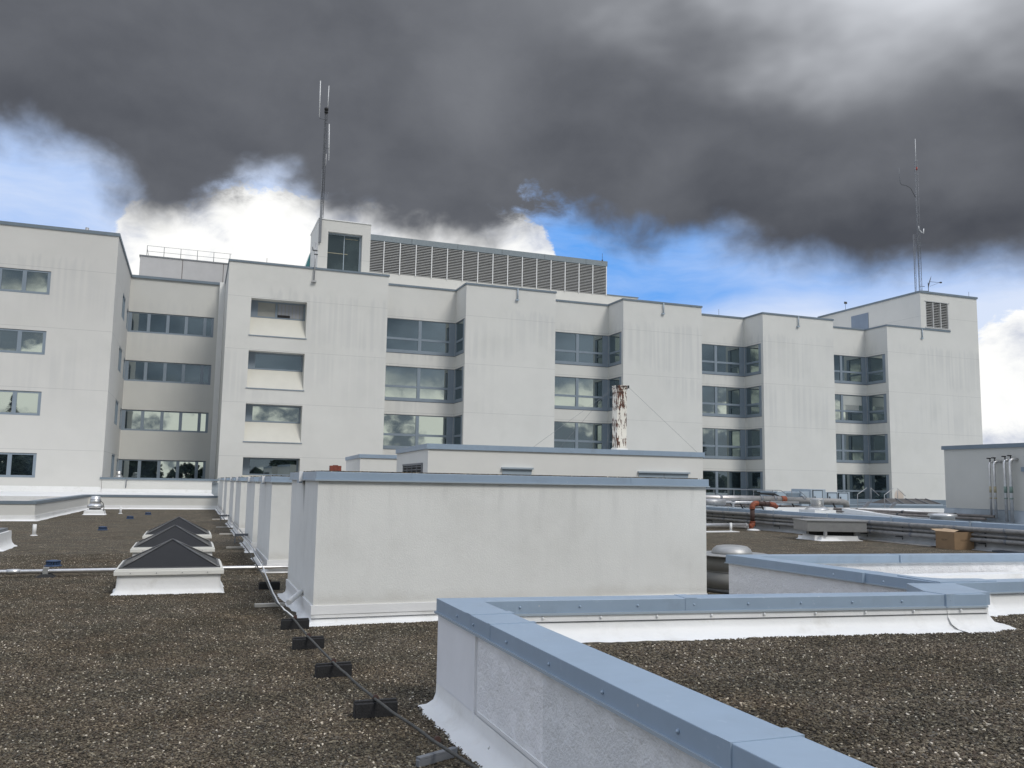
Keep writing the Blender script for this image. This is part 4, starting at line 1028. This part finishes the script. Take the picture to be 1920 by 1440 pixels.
# ================================================================== ANTENNA MASTS
def lattice(x, y, z0, z1, s, step=.5, r=.022, dia=.009):
    mb = MB(); c3 = [(x+s*cos(a), y+s*sin(a)) for a in (pi/2, pi/2+2*pi/3, pi/2+4*pi/3)]
    for cx, cy in c3: mb.tube([(cx, cy, z0), (cx, cy, z1)], r, 5)
    n = int((z1-z0)/step)
    for k in range(n):
        za, zb = z0+k*step, z0+(k+1)*step
        for i in range(3):
            a, b = c3[i], c3[(i+1) % 3]
            mb.tube([(a[0], a[1], za), (b[0], b[1], zb)] if k % 2 else [(b[0], b[1], za), (a[0], a[1], zb)], dia, 4, False)
            mb.tube([(a[0], a[1], zb), (b[0], b[1], zb)], dia, 4, False)
    return mb
A = Thing('antenna_mast', 'tall lattice antenna mast on the roof tower left of centre', 'antenna mast', (8.85, 70, 22.3), 'rooftop antenna masts')
A.part('lattice', lattice(8.83, 70, 22.3, 31.9, .13), DGREY)
A.part('top_unit', MB().lathe((8.84, 70, 31.9), [(.16, 0), (.16, .12), (.1, .13), (.1, .22), (.17, .23), (.17, .42), (.1, .46)], 14), BLK)
A.part('whip_antenna', MB().tube([(8.30, 70, 31.5), (8.26, 70, 34.6)], .035, 6), WHT)
A.part('whip_antenna', MB().tube([(8.95, 70, 32.3), (8.97, 70, 34.3)], .03, 6), WHT)
A.part('whip_antenna', MB().tube([(9.22, 70, 27.9), (9.12, 70, 31.0)], .04, 6), WHT)
A.part('whip_antenna', MB().tube([(8.97, 70, 27.4), (8.97, 70, 28.4)], .035, 6), WHT)
A.part('cross_arm', MB().tube([(8.30, 70, 31.35), (8.95, 70, 31.3)], .02, 5).tube([(8.83, 70, 28.9), (9.25, 70, 28.9)], .02, 5).tube([(8.83, 70, 31.0), (9.0, 70, 31.0)], .02, 5), DGREY)
A.part('dipole', MB().tube([(8.9, 70, 24.6), (9.25, 70, 24.45), (9.27, 70, 25.2)], .018, 5).tube([(8.9, 70, 25.1), (9.2, 70, 25.0)], .014, 5), MGREY)
A.part('side_pole', MB().tube([(8.68, 69.9, 22.3), (8.70, 69.9, 27)], .02, 5), MGREY)
solo('panel_antenna', MB().box(8.42, 8.60, 67.80, 67.92, 20.3, 23.4).tube([(8.5, 67.95, 20.6), (8.5, 67.95, 23.2)], .03, 6), MGREY, 'grey upright panel antenna clamped to the corner of the roof tower', 'antenna', (8.5, 67.9, 20.3))
A2 = Thing('antenna_pole', 'short grey pole with clamps strapped to the parapet below the roof tower', 'antenna pole', (8.0, 66.5, 17))
A2.part('pole', MB().tube([(8.02, 66.48, 16.85), (8.06, 66.48, 19.9)], .055, 8), GALV)
A2.part('foot', MB().box(7.86, 8.2, 66.4, 66.66, 16.75, 16.87), GALV)
A2.part('clamp', MB().box(7.85, 8.18, 66.42, 66.56, 19.2, 19.27).box(7.95, 8.22, 66.42, 66.56, 18.9, 18.97).tube([(7.85, 66.48, 19.2), (7.8, 66.48, 19.5)], .03, 5), DGREY)
B_ = Thing('antenna_mast', 'tall lattice antenna mast with a small dish on the end tower at the right', 'antenna mast', (69.9, 68, 21.8), 'rooftop antenna masts')
B_.part('lattice', lattice(69.92, 68, 21.8, 36.3, .17, .55), MGREY)
B_.part('lower_lattice', lattice(69.5, 68.2, 21.8, 28.2, .10, .5, .016, .008), MGREY)
B_.part('whip_antenna', MB().tube([(69.95, 68, 36.2), (69.97, 68, 38.6)], .025, 6), WHT)
B_.part('beacon', MB().tube([(70.02, 68, 35.2), (70.02, 68, 35.5)], .09, 8), REDM)
B_.part('side_arm', MB().tube([(69.7, 68, 32.2), (69.1, 68, 33.1), (68.5, 68, 33.3), (67.9, 68, 33.3), (67.75, 68, 33.5)], .03, 6), DGREY)
B_.part('side_whip', MB().tube([(67.72, 68, 33.5), (67.60, 68, 35.1)], .022, 5), MGREY)
B_.part('side_arm', MB().tube([(70.0, 68, 29.1), (70.1, 68, 28.7), (70.45, 68, 28.45)], .05, 6).tube([(70.62, 68, 28.4), (70.68, 68, 28.9)], .05, 6), WHT)
B_.part('dish', MB().add([(70.95+.22*r_*cos(a)+.25*(1-r_*r_)*-.5+.22*r_*sin(a), 67.7+.25*r_*cos(a), 23.2+.65*r_*sin(a)) for r_ in (.05, .5, 1.0) for a in [2*pi*k/20 for k in range(20)]], [(i*20+k, i*20+(k+1) % 20, (i+1)*20+(k+1) % 20, (i+1)*20+k) for i in range(2) for k in range(20)], True), MGREY)
B_.part('feed_arm', MB().tube([(70.95, 67.7, 23.2), (71.9, 67.3, 23.1)], .02, 5).box(71.85, 72.05, 67.2, 67.35, 23.05, 23.18).tube([(70.9, 67.7, 22.7), (71.8, 67.3, 23.1)], .012, 4), DGREY)
B_.part('dish_mount', MB().tube([(69.9, 68, 22.2), (70.8, 67.8, 22.2), (70.8, 67.8, 23.1)], .04, 6).tube([(69.9, 68, 22.7), (70.5, 68, 22.7)], .03, 5), DGREY)
solo('weather_vane', MB().tube([(68.6, 77.5, 21.8), (68.6, 77.5, 22.6)], .02, 5).box(68.45, 68.8, 77.45, 77.55, 22.5, 22.75), DGREY, 'tiny dark weather sensor on the left roof edge of the end tower', 'sensor', (68.6, 77.5, 21.8))

# ================================================================== RIGHT HAND ROOF
CX = 21.5
cw_ = Thing('kerb_wall', 'long low wall with jointed blue-grey coping crossing the roof at the right', 'low wall', (CX, 26, 0))
cw_.part('wall', MB().box(CX, CX+.25, 12, 50, -.05, .66), mat('grey_kerb_render', (.25, .25, .24), .85, var=.1))
c = cw_.part('coping', MB().box(CX-.05, CX+.32, 12, 50, .62, .775), CAP)
l = MB()
for k in range(10): l.box(CX-.075, CX+.33, 13.2+k*3.05, 13.27+k*3.05, .60, .80)
cw_.part('lap_joint', l, LTG, c)
cw_.part('base_flashing', MB().skirt([(CX, 12), (CX, 50)], 1, .18, .26, .02, .12, .03, seed=9).box(CX-.03, CX, 12, 50, .15, .22), mat('grey_white_flashing', (.42, .43, .43), .6, var=.15, vscale=3))
PL = ['topmost and thickest of the three grey wrapped pipes along the long low wall', 'middle, thin one of the three grey wrapped pipes along the low wall', 'lowest of the three grey wrapped pipes along the low wall']
for (x, z, r), lb in zip(((CX-.20, .585, .075), (CX-.17, .43, .045), (CX-.20, .29, .065)), PL):
    T = Thing('insulated_pipe', lb, 'pipe', (x, 26, z), 'pipes along the kerb wall')
    T.part('pipe', MB().tube(wob([(x, 12, z), (x, 50, z)], 60, .008, int(z*100)), r, 10), INS)
    b_ = MB()
    for k in range(22): b_.tube([(x, 12.9+k*1.7, z), (x, 12.98+k*1.7, z)], r+.008, 10)
    T.part('strap', b_, MGREY)
for k in range(14):
    y = 14.2+k*1.55
    solo('pipe_bracket', MB().box(CX-.30, CX-.001, y, y+.04, .185, .215).box(CX-.03, CX-.001, y, y+.04, .10, .60), DGREY, 'small dark bracket holding the grey pipes to the long low wall', 'bracket', (CX-.2, y, 0), 'pipe brackets on the long low wall')
# rusty elbow pipe
def arc(c, r, a0, a1, ax, n=8):
    out_ = []
    for k in range(n+1):
        a = a0+(a1-a0)*k/n
        out_.append(Vector(c) + Vector((cos(a)*r if ax == 'x' else 0, cos(a)*r if ax == 'y' else 0, sin(a)*r)))
    return out_
R_ = Thing('rusty_pipe', 'orange-brown rusty pipe rising in an elbow over the long low wall', 'pipe', (20.75, 29, 0))
R_.part('riser', MB().tube([(20.83, 29, .30), (20.83, 29, .85)], .088, 16), DRUST)
R_.part('elbow', MB().tube([(20.83, 29, .83)] + [Vector((20.83+.17-.17*cos(a), 29, .87+.17*sin(a))) for a in [pi/2*k/8 for k in range(9)]] + [(21.08, 29, 1.04)], .108, 18), ORG)
R_.part('pipe', MB().tube([(21.06, 29, 1.04), (21.65, 29, 1.02)], .090, 16).tube([(21.38, 29, 1.04), (21.42, 29, 1.04)], .10, 16), DRUST)
R_.part('elbow', MB().tube([(21.62, 29, 1.02), (21.85, 29, .99), (22.0, 29, .90)], [.10, .108, .08], 16), ORG)
R_.part('elbow', MB().tube([(20.83, 29, .33), (20.83, 29, .24), (20.78, 29, .17), (20.68, 29, .13)], [.10, .108, .108, .10], 16), ORG)
R_.part('collar', MB().tube([(20.83, 29, .31), (20.83, 29, .34)], .118, 16).tube([(20.83, 29, .82), (20.83, 29, .85)], .118, 16), ORG)
R_.part('base_patch', MB().lathe((20.75, 28.85, 0), [(.28, 0), (.2, .04), (.1, .06)], 12), MEM)
S_ = Thing('silver_pipe', 'fat silver-jacketed pipe on the gravel leading to the rusty elbow', 'pipe', (18, 29, 0))
S_.part('pipe', MB().tube([(15, 29.6, .16), (20.6, 29, .16)], .105, 16), SILV)
S_.part('strap', MB().tube([(20.50, 29.02, .16), (20.54, 29.02, .16)], .12, 16).tube([(17.5, 29.34, .16), (17.54, 29.34, .16)], .112, 16), GALV)
solo('walkway_pad', MB().box(17.2, 19.3, 27.6, 28.1, .004, .03, rot=.1), WPIPE, 'flat pale plank on the gravel in front of the silver pipe', 'plank', (18.2, 27.8, 0))
# step-over ladder
St = Thing('step_over_stair', 'blue-grey steel stair with a thin handrail beside the right end of the largest box', 'stair', (19.4, 31, 0))
x0, y0 = 20.1, 31.6
St.part('stringer', MB().add([(19.9, 31.0, .02), (19.98, 31.0, .02), (19.5, 31.0, .62), (19.42, 31.0, .62), (19.9, 30.95, .02), (19.98, 30.95, .02), (19.5, 30.95, .62), (19.42, 30.95, .62)], [(0, 1, 2, 3), (4, 7, 6, 5), (0, 3, 7, 4), (1, 5, 6, 2), (0, 4, 5, 1), (3, 2, 6, 7)]), CAPF)
St.part('stringer', MB().add([(19.9, 31.7, .02), (19.98, 31.7, .02), (19.5, 31.7, .62), (19.42, 31.7, .62), (19.9, 31.65, .02), (19.98, 31.65, .02), (19.5, 31.65, .62), (19.42, 31.65, .62)], [(0, 1, 2, 3), (4, 7, 6, 5), (0, 3, 7, 4), (1, 5, 6, 2), (0, 4, 5, 1), (3, 2, 6, 7)]), CAPF)
for k in range(3): St.part('tread', MB().box(19.5+.13*k, 19.7+.13*k, 30.95, 31.7, .5-.17*k, .53-.17*k), MGREY)
St.part('handrail', MB().tube([(19.93, 30.93, 0), (19.90, 30.93, 1.0), (19.3, 30.93, 1.55)], .018, 6), GALV)
# far railing in front of the bay windows
rl = Thing('guard_rail', 'thin steel guard rail in front of the ground-floor corner windows, right of centre', 'railing', (30, 45, .3))
mb = MB(); 
for k in range(6): mb.tube([(28.8+k*1.45, 46, .32), (28.8+k*1.45, 46, 1.5)], .02, 5)
mb.tube([(28.3, 46, 1.5), (35.2, 46, 1.5), (36.2, 46, .9)], .022, 5).tube([(36.6, 46, 1.5), (37.4, 46, .95), (37.4, 46, .32)], .02, 5)
rl.part('rail', mb, MGREY)
# big silver duct on black legs
Dc = Thing('silver_duct', 'long thick silver duct on black legs, beyond the low wall', 'duct', (30, 40, .3))
Dc.part('duct', MB().tube([(24, 40, 1.07), (30.6, 40, 1.03)], .17, 18), mat('weathered_jacket', (.48, .46, .44), .4, metal=.7, var=.2, vscale=3))
Dc.part('elbow', MB().tube([(30.6, 40, 1.03), (30.9, 40, 1.03)], .19, 18), ORG)
Dc.part('duct', MB().tube([(30.9, 40, 1.0), (34.8, 40, .92), (35.1, 40.05, .86), (35.15, 40.05, .62)], .185, 18), INS)
for x in (27.2, 27.8, 28.5, 29.1, 29.8, 31.2, 32.6, 34.0): Dc.part('leg', MB().tube([(x, 39.9, .95), (x+.22, 39.7, .34)], .045, 5), BLK)
for x in (24.8, 26.6, 29.2, 30.1, 32.0): Dc.part('strap', MB().tube([(x, 40, 1.065), (x+.15, 40, 1.06)], .178, 18), MGREY)
solo('dark_bracket', MB().add([(29.3, 40, 1.30), (30.6, 40, 1.20), (30.2, 40, 1.36), (29.0, 40, 1.38), (29.3, 40.3, 1.30), (30.6, 40.3, 1.20), (30.2, 40.3, 1.36), (29.0, 40.3, 1.38)], [(0, 1, 2, 3), (4, 7, 6, 5), (0, 4, 5, 1), (3, 2, 6, 7), (0, 3, 7, 4), (1, 5, 6, 2)]), BLK, 'dark flat plate lying on top of the long silver duct', 'plate', (29.8, 40, 1.2))
Sm = Thing('silver_duct', 'thin silver pipe with a fat middle section behind the stair, right of the largest box', 'pipe', (25, 36, .3))
Sm.part('pipe', MB().tube([(22.6, 36, .5), (22.6, 36, .86), (22.75, 36, .95), (23.5, 36, .95), (24.6, 36, .95), (24.75, 36, .88), (24.75, 36, .6)], .06, 10), SILV)
Sm.part('silencer', MB().tube([(23.15, 36, .93), (24.25, 36, .93)], .16, 14), GALV)
Sm.part('pipe', MB().tube([(24.75, 36, .86), (24.9, 36, .93), (28.6, 36, .95)], .055, 10), SILV)
# twin pipes along the building at the right
RBx = 33.9
for xx, zz, lb, ty in ((33.55, .56, 'upper of two long brown-grey pipes running to the foot of the right-hand building', 28.95), (33.25, .44, 'lower of two long brown-grey pipes running to the foot of the right-hand building', 29.15)):
    T = Thing('roof_pipe', lb, 'pipe', (xx, 35, zz), 'pair of long roof pipes')
    T.part('pipe', MB().tube([(xx, 62, zz), (xx, ty, zz)], .07, 10), mat('brown_grey_pipe', (.20, .18, .165), .6, metal=.3, var=.2, vscale=4))
    b_ = MB()
    for k in range(9): b_.tube([(xx, 31+k*3.2, zz), (xx, 31.12+k*3.2, zz)], .09, 8)
    T.part('clamp', b_, DGREY)
# the building at the right edge
RB = Thing('plant_building', 'plain grey-beige windowless building at the right edge with upright pipes on its side', 'building', (34, 20, .3))
RB.part('wall', MB().box(RBx, 62, 2, 31.9, .2, 3.66), mat('grey_beige_stucco', (.50, .49, .45), .85, var=.04, vscale=.6, bump=.4, bscale=26))
RB.part('coping', MB().box(RBx-.08, 62, 2, 31.98, 3.62, 3.80), CAPF)
RB.part('base_flashing', MB().add([(RBx-.02, 2, .86), (RBx-.02, 31.95, .86), (RBx-.16, 32.0, .32), (RBx-.16, 2, .32)], [(0, 1, 2, 3)]).box(RBx-.03, RBx, 2, 31.93, .3, .87), ROOFM)
RB.part('wall_box', MB().box(RBx-.08, RBx, 27.4, 27.75, 2.55, 2.75), FRM)
vp = [(29.10, .045, 2.98, .60, YEL), (28.86, .055, 3.0, .45, YEL), (28.33, .065, 3.05, .35, GRN), (28.05, .07, 3.08, .35, GRN)]
lbs = ['leftmost of the four upright silver pipes on the right-hand building', 'second from left of the four upright silver pipes on the right-hand building', 'third from left of the four upright silver pipes on the right-hand building', 'rightmost of the four upright silver pipes on the right-hand building']
for (y, r, zt, zb, bm_), lb in zip(vp, lbs):
    T = Thing('riser_pipe', lb, 'pipe', (33.6, y, zb), 'upright pipes on the right-hand building')
    x = 33.55
    T.part('pipe', MB().tube([(x, y, zb), (x, y, zt-.12), (x+.04, y, zt-.03), (x+.12, y, zt), (x+.34, y-.1, zt)], r, 12), SILV)
    T.part('band', MB().tube([(x, y, 1.35), (x, y, 1.40)], r+.012, 12).tube([(x, y, 1.62), (x, y, 1.9)], r+.003, 12), bm_)
    T.part('valve', MB().tube([(x+.05, y, zt), (x+.05, y, zt+.16)], .025, 6).box(x-.05, x+.10, y-.02, y+.09, zt+.14, zt+.19), BLK)
# sloped white curbs and other roof clutter
solo('roof_curb', MB().box(29.0, 41.5, 39.2, 39.35, .32, .62).box(36.9, 37.02, 37, 39.2, .32, .6), MEM, 'long low white curb on the roof in front of the corner windows', 'curb', (36, 39, .3))
solo('roof_ramp', MB().add([(32.8, 33.5, .34), (35.6, 32.3, .34), (36.4, 36.6, .62), (33.2, 38.2, .62), (32.8, 33.5, .32), (35.6, 32.3, .32), (36.4, 36.6, .32), (33.2, 38.2, .32)], [(0, 1, 2, 3), (4, 7, 6, 5), (0, 4, 5, 1), (1, 5, 6, 2), (2, 6, 7, 3), (3, 7, 4, 0)]), MEM, 'sloping white membrane panel left of the plain right-hand building', 'roof panel', (34, 35, .3))
for i, (x, lb) in enumerate(((36.9, 'left one of two dark steel step-over stairs on the far right roof'), (38.9, 'right one of two dark steel step-over stairs on the far right roof'))):
    y = 41.0
    T = Thing('roof_steps', lb, 'stair', (x, y, .3), 'step-over stairs')
    T.part('stringer', MB().add([(x, y, .35), (x+.25, y, .35), (x+.95, y, .95), (x+.7, y, .95), (x, y+.1, .35), (x+.25, y+.1, .35), (x+.95, y+.1, .95), (x+.7, y+.1, .95)], [(0, 1, 2, 3), (4, 7, 6, 5), (0, 3, 7, 4), (1, 5, 6, 2), (0, 4, 5, 1), (3, 2, 6, 7)]), MGREY)
    for k in range(3): T.part('tread', MB().box(x+.25+.22*k, x+.6+.22*k, y+.1, y+.9, .5+.18*k, .53+.18*k), MGREY)
    T.part('handrail', MB().tube([(x-.1, y, .35), (x-.1, y, 1.35), (x+.6, y, 1.75)], .022, 5).tube([(x+.9, y, .9), (x+.9, y, 1.75), (x+1.5, y, 1.3)], .022, 5), GALV)
# air handling unit
U = Thing('air_handling_unit', 'pale blue-grey air handling unit with small doors in front of the bays', 'air unit', (41, 50, .3))
U.part('casing', MB().box(40.0, 44.2, 50, 52, .35, 1.42).box(40.7, 42.0, 49.9, 52, .5, 1.6), LTG, bevel=.02)
for x in (40.9, 42.25, 43.2):
    z1 = 1.5 if x < 42 else 1.34
    d = U.part('door', MB().box(x, x+.75, 49.86 if x < 42 else 49.95, 49.9 if x < 42 else 50, .6, z1), mat('unit_door', (.40, .47, .53), .4, var=.04))
    yy = 49.85 if x < 42 else 49.94
    U.part('door_seal', MB().box(x-.04, x, yy, yy+.05, .56, z1+.04).box(x+.75, x+.79, yy, yy+.05, .56, z1+.04).box(x-.04, x+.79, yy, yy+.05, z1, z1+.04), FRMD, d)
    U.part('handle', MB().box(x+.08, x+.14, yy-.04, yy, .95, 1.1).box(x+.6, x+.68, yy-.04, yy, .75, .85), BLK, d)
U.part('duct', MB().box(37.9, 40.0, 50.2, 51.8, .5, 1.38).box(37.7, 38.1, 50.1, 51.9, 1.36, 1.42), LTG)
U.part('louver', MB().box(38.9, 39.9, 50.15, 50.2, .6, 1.3), CAPF)
# conical aluminium vent
V_ = Thing('cone_vent', 'small shiny aluminium cylinder vent with a conical base below the air unit', 'roof vent', (29.75, 36, .3))
V_.part('cylinder', MB().lathe((29.75, 36, 0), [(.31, .78), (.33, 1.10), (.38, 1.12), (.38, 1.14), (.05, 1.16)], 24), ALU)
V_.part('cone', MB().lathe((29.75, 36, 0), [(.62, .60), (.60, .64), (.33, .78)], 24), ALU)
V_.part('curb', MB().box(29.1, 30.4, 35.4, 36.6, .3, .6), MEM)
# dark gabled skylight
G_ = Thing('gable_skylight', 'dark ribbed gable skylight in front of the end tower base', 'skylight', (50, 50, .3))
gx0, gx1 = 47.2, 51.9
G_.part('glazing', MB().add([(gx0, 49.3, .66), (gx1, 49.3, .66), (gx1-.45, 50.3, 1.02), (gx0+.45, 50.3, 1.02), (gx0, 51.3, .66), (gx1, 51.3, .66)], [(0, 1, 2, 3), (3, 2, 5, 4), (0, 3, 4), (1, 5, 2)]), mat('dark_brown_glazing', (.045, .04, .037), .35))
rb = MB()
for k in range(5):
    t = k/4; rb.tube([(gx0+(gx1-gx0)*t, 49.28, .68), (gx0+.45+(gx1-gx0-.9)*t, 50.3, 1.04)], .03, 5)
G_.part('glazing_bars', rb, MGREY)
G_.part('curb', MB().box(gx0-.1, gx1+.1, 49.2, 51.4, .3, .65), LTG)
solo('roof_upstand', MB().box(38, 63, 46.0, 46.4, .32, .62), CAPF, 'long blue-grey roof upstand running towards the plain right-hand building', 'curb', (50, 46, .3))
solo('roof_upstand', MB().box(45, 75, 60.0, 60.4, .32, .80), CAPF, 'farther thin blue-grey upstand at the foot of the end tower', 'curb', (60, 60, .3))
# flat turned-silver disc vent
solo('disc_vent', MB().lathe((30.9, 29.3, 0), [(.5, .3), (.5, .55), (.62, .58), (.55, .66), (.1, .70)], 28), ALU, 'low wide shiny disc vent just behind the long low wall', 'roof vent', (30.9, 29.3, .3))
# low grey hood
Hd = Thing('exhaust_hood', 'low wide grey metal hood on a white curb, right of the rusty elbow', 'roof hood', (19.9, 23.4, 0))
ro = -.36
Hd.part('hood', MB().box(18.93, 20.86, 22.9, 24.3, .29, .62, rot=ro, c=(19.9, 23.4)), mat('brushed_grey_steel', (.34, .34, .335), .45, metal=.7, var=.08, vscale=6), bevel=.01)
Hd.part('hood_top', MB().box(18.90, 20.89, 22.87, 24.33, .62, .65, rot=ro, c=(19.9, 23.4)), MATS['brushed_grey_steel'])
Hd.part('curb', MB().box(19.2, 20.6, 23.0, 24.2, -.02, .16, rot=ro, c=(19.9, 23.4)), MEM)
Hd.part('curb_flashing', MB().skirt([(20.62, 24.2), (20.60, 22.98), (19.2, 23.05), (19.2, 24.2)], 1, .12, .12, .004, .06, .01, seed=4), MEM)
Hd.part('throat', MB().box(19.3, 20.5, 23.1, 24.1, .16, .29, rot=ro, c=(19.9, 23.4)), BLK)
for dx_ in (-.62, .55): Hd.part('leg', MB().box(19.9+dx_, 19.9+dx_+.08, 22.98, 23.06, .14, .30, rot=0), GALV)
# carton
cx, cy = 21.05, 19.55; cr = radians(-3)
Cb = Thing('cardboard_box', 'open brown cardboard box on the gravel against the long low wall', 'cardboard box', (cx, cy, 0))
sw = .35
def rq(px_, py_): return (cx+px_*cos(cr)-py_*sin(cr), cy+px_*sin(cr)+py_*cos(cr))
mb = MB()
for a, b in (((-sw, -sw), (sw, -sw)), ((sw, -sw), (sw, sw)), ((sw, sw), (-sw, sw)), ((-sw, sw), (-sw, -sw))):
    p, q = rq(*a), rq(*b); mb.strip([p, q], .006, 0, .50)
mb.prism([rq(-sw, -sw), rq(sw, -sw), rq(sw, sw), rq(-sw, sw)], .003, .02)
Cb.part('body', mb, CARD)
p, q = rq(-sw, -sw), rq(-sw, sw)
mid = rq(-.05, 0)
Cb.part('flap', MB().add([(*rq(-sw, -sw), .50), (*rq(-sw, sw), .50), (*rq(-.1, sw*.8), .58), (*rq(-.1, -sw*.8), .55)], [(0, 1, 2, 3)]), mat('inner_cardboard', (.42, .30, .19), .85))
Cb.part('flap', MB().add([(*rq(-sw, sw), .50), (*rq(sw, sw), .50), (*rq(sw, sw+.2), .55), (*rq(-sw, sw+.2), .55)], [(0, 1, 2, 3)]), MATS['inner_cardboard'])
def face_uvw(a, b):
    A_, B2 = Vector((*rq(*a), 0)), Vector((*rq(*b), 0)); du = (B2-A_).normalized(); return (A_, du, Vector((du.y, -du.x, 0)))
Ff = face_uvw((-sw, -sw), (sw, -sw)); Fg = face_uvw((-sw, sw), (-sw, -sw))
for FF in (Ff, Fg):
    ink = MB(); rnd = random.Random(5)
    for k in range(7): ink.uvw(FF, .22+k*.035, .22+k*.035+rnd.uniform(.012, .028), .262, .262+rnd.uniform(.012, .02), .0065, .008)
    for k in range(4): ink.uvw(FF, .26+k*.04, .26+k*.04+.022, .235, .245, .0065, .008)
    Cb.part('faint_print', ink, INK)
# crushed sheet and dark mat beside the carton
solo('rubber_mat', MB().box(21.15, 22.7, 16.8, 18.4, .01, .05, rot=.1), mat('slate_mat', (.07, .08, .09), .8), 'dark slate-grey mat on the gravel right of the cardboard box', 'mat', (22, 17.6, 0))
solo('silver_sheet', MB().box(20.9, 21.2, 20.2, 23.0, .01, .035, rot=-.05), SILV, 'thin shiny strip of sheet on the gravel left of the cardboard box', 'metal sheet', (21, 21.4, 0))

# ================================================================== TREES BEHIND THE CAMERA (seen in the window glass)
LEAF = mat('conifer_foliage', (.035, .055, .03), .8, var=.35, vscale=.8)
BARK = mat('bark', (.07, .05, .035), .9, var=.2)
def conifer(x, y, z0, h, r, seed, label):
    rnd = random.Random(seed); T = Thing('pine_tree', label, 'tree', (x, y, z0), 'conifers mirrored in the windows')
    T.part('trunk', MB().tube([(x, y, z0), (x, y, z0+h*.96)], [h*.02, .04], 7), BARK)
    vs = []; fs = []
    for k in range(2600):
        t = rnd.random()**.8; zz = z0+h*(.12+.88*t); lay = .75+.25*sin(t*38+rnd.uniform(-.6, .6))
        rr = r*(1-t)**.85*lay*math.sqrt(rnd.uniform(.15, 1)) + .1; a = rnd.uniform(0, 2*pi)
        px_, py_ = x+rr*cos(a), y+rr*sin(a); s = rnd.uniform(.25, .6)*(.5+.6*(1-t)); dr = -.35*rr*.4
        u = Vector((cos(a), sin(a), -.35))*s; v_ = Vector((-sin(a), cos(a), rnd.uniform(-.3, .3)))*s*.6
        c = Vector((px_, py_, zz+dr)); o = len(vs)
        vs += [c-u-v_, c+u-v_*.4, c+u*1.2+v_*.4, c-u+v_]; fs.append((o, o+1, o+2, o+3))
    T.part('crown', MB().add(vs, fs), LEAF)
conifer(-32.5, -60, -12, 28.6, 8, 1, 'dark conifer mirrored in the third window up of the left wing')
conifer(127, -60, -12, 27.5, 8.5, 4, 'dark conifer mirrored in the corner windows right of centre')
def woodland(x0, x1, y, h, seed):
    rnd = random.Random(seed); vs = []; fs = []
    cr_ = [(rnd.uniform(x0, x1), y+rnd.uniform(-8, 8), rnd.uniform(.6, 1.0)*h, rnd.uniform(3, 6)) for _ in range(int((x1-x0)/2.6))]
    for cx_, cy_, hh, rr in cr_:
        for k in range(420):
            a, b = rnd.uniform(0, 2*pi), rnd.uniform(-1, 1); q = rr*rnd.uniform(.5, 1.05)
            c = Vector((cx_+q*cos(a)*math.sqrt(1-b*b), cy_+q*sin(a)*math.sqrt(1-b*b), -12+hh*.62+b*hh*.42)); s = rnd.uniform(.3, .8); o = len(vs)
            u = Vector((rnd.uniform(-1, 1), rnd.uniform(-1, 1), rnd.uniform(-1, 1))).normalized()*s; v_ = u.orthogonal().normalized()*s
            vs += [c-u-v_, c+u-v_, c+u+v_, c-u+v_]; fs.append((o, o+1, o+2, o+3))
    return MB().add(vs, fs)
struct('distant_woodland', woodland(-110, 200, -75, 19.5, 3), LEAF, 'stuff')
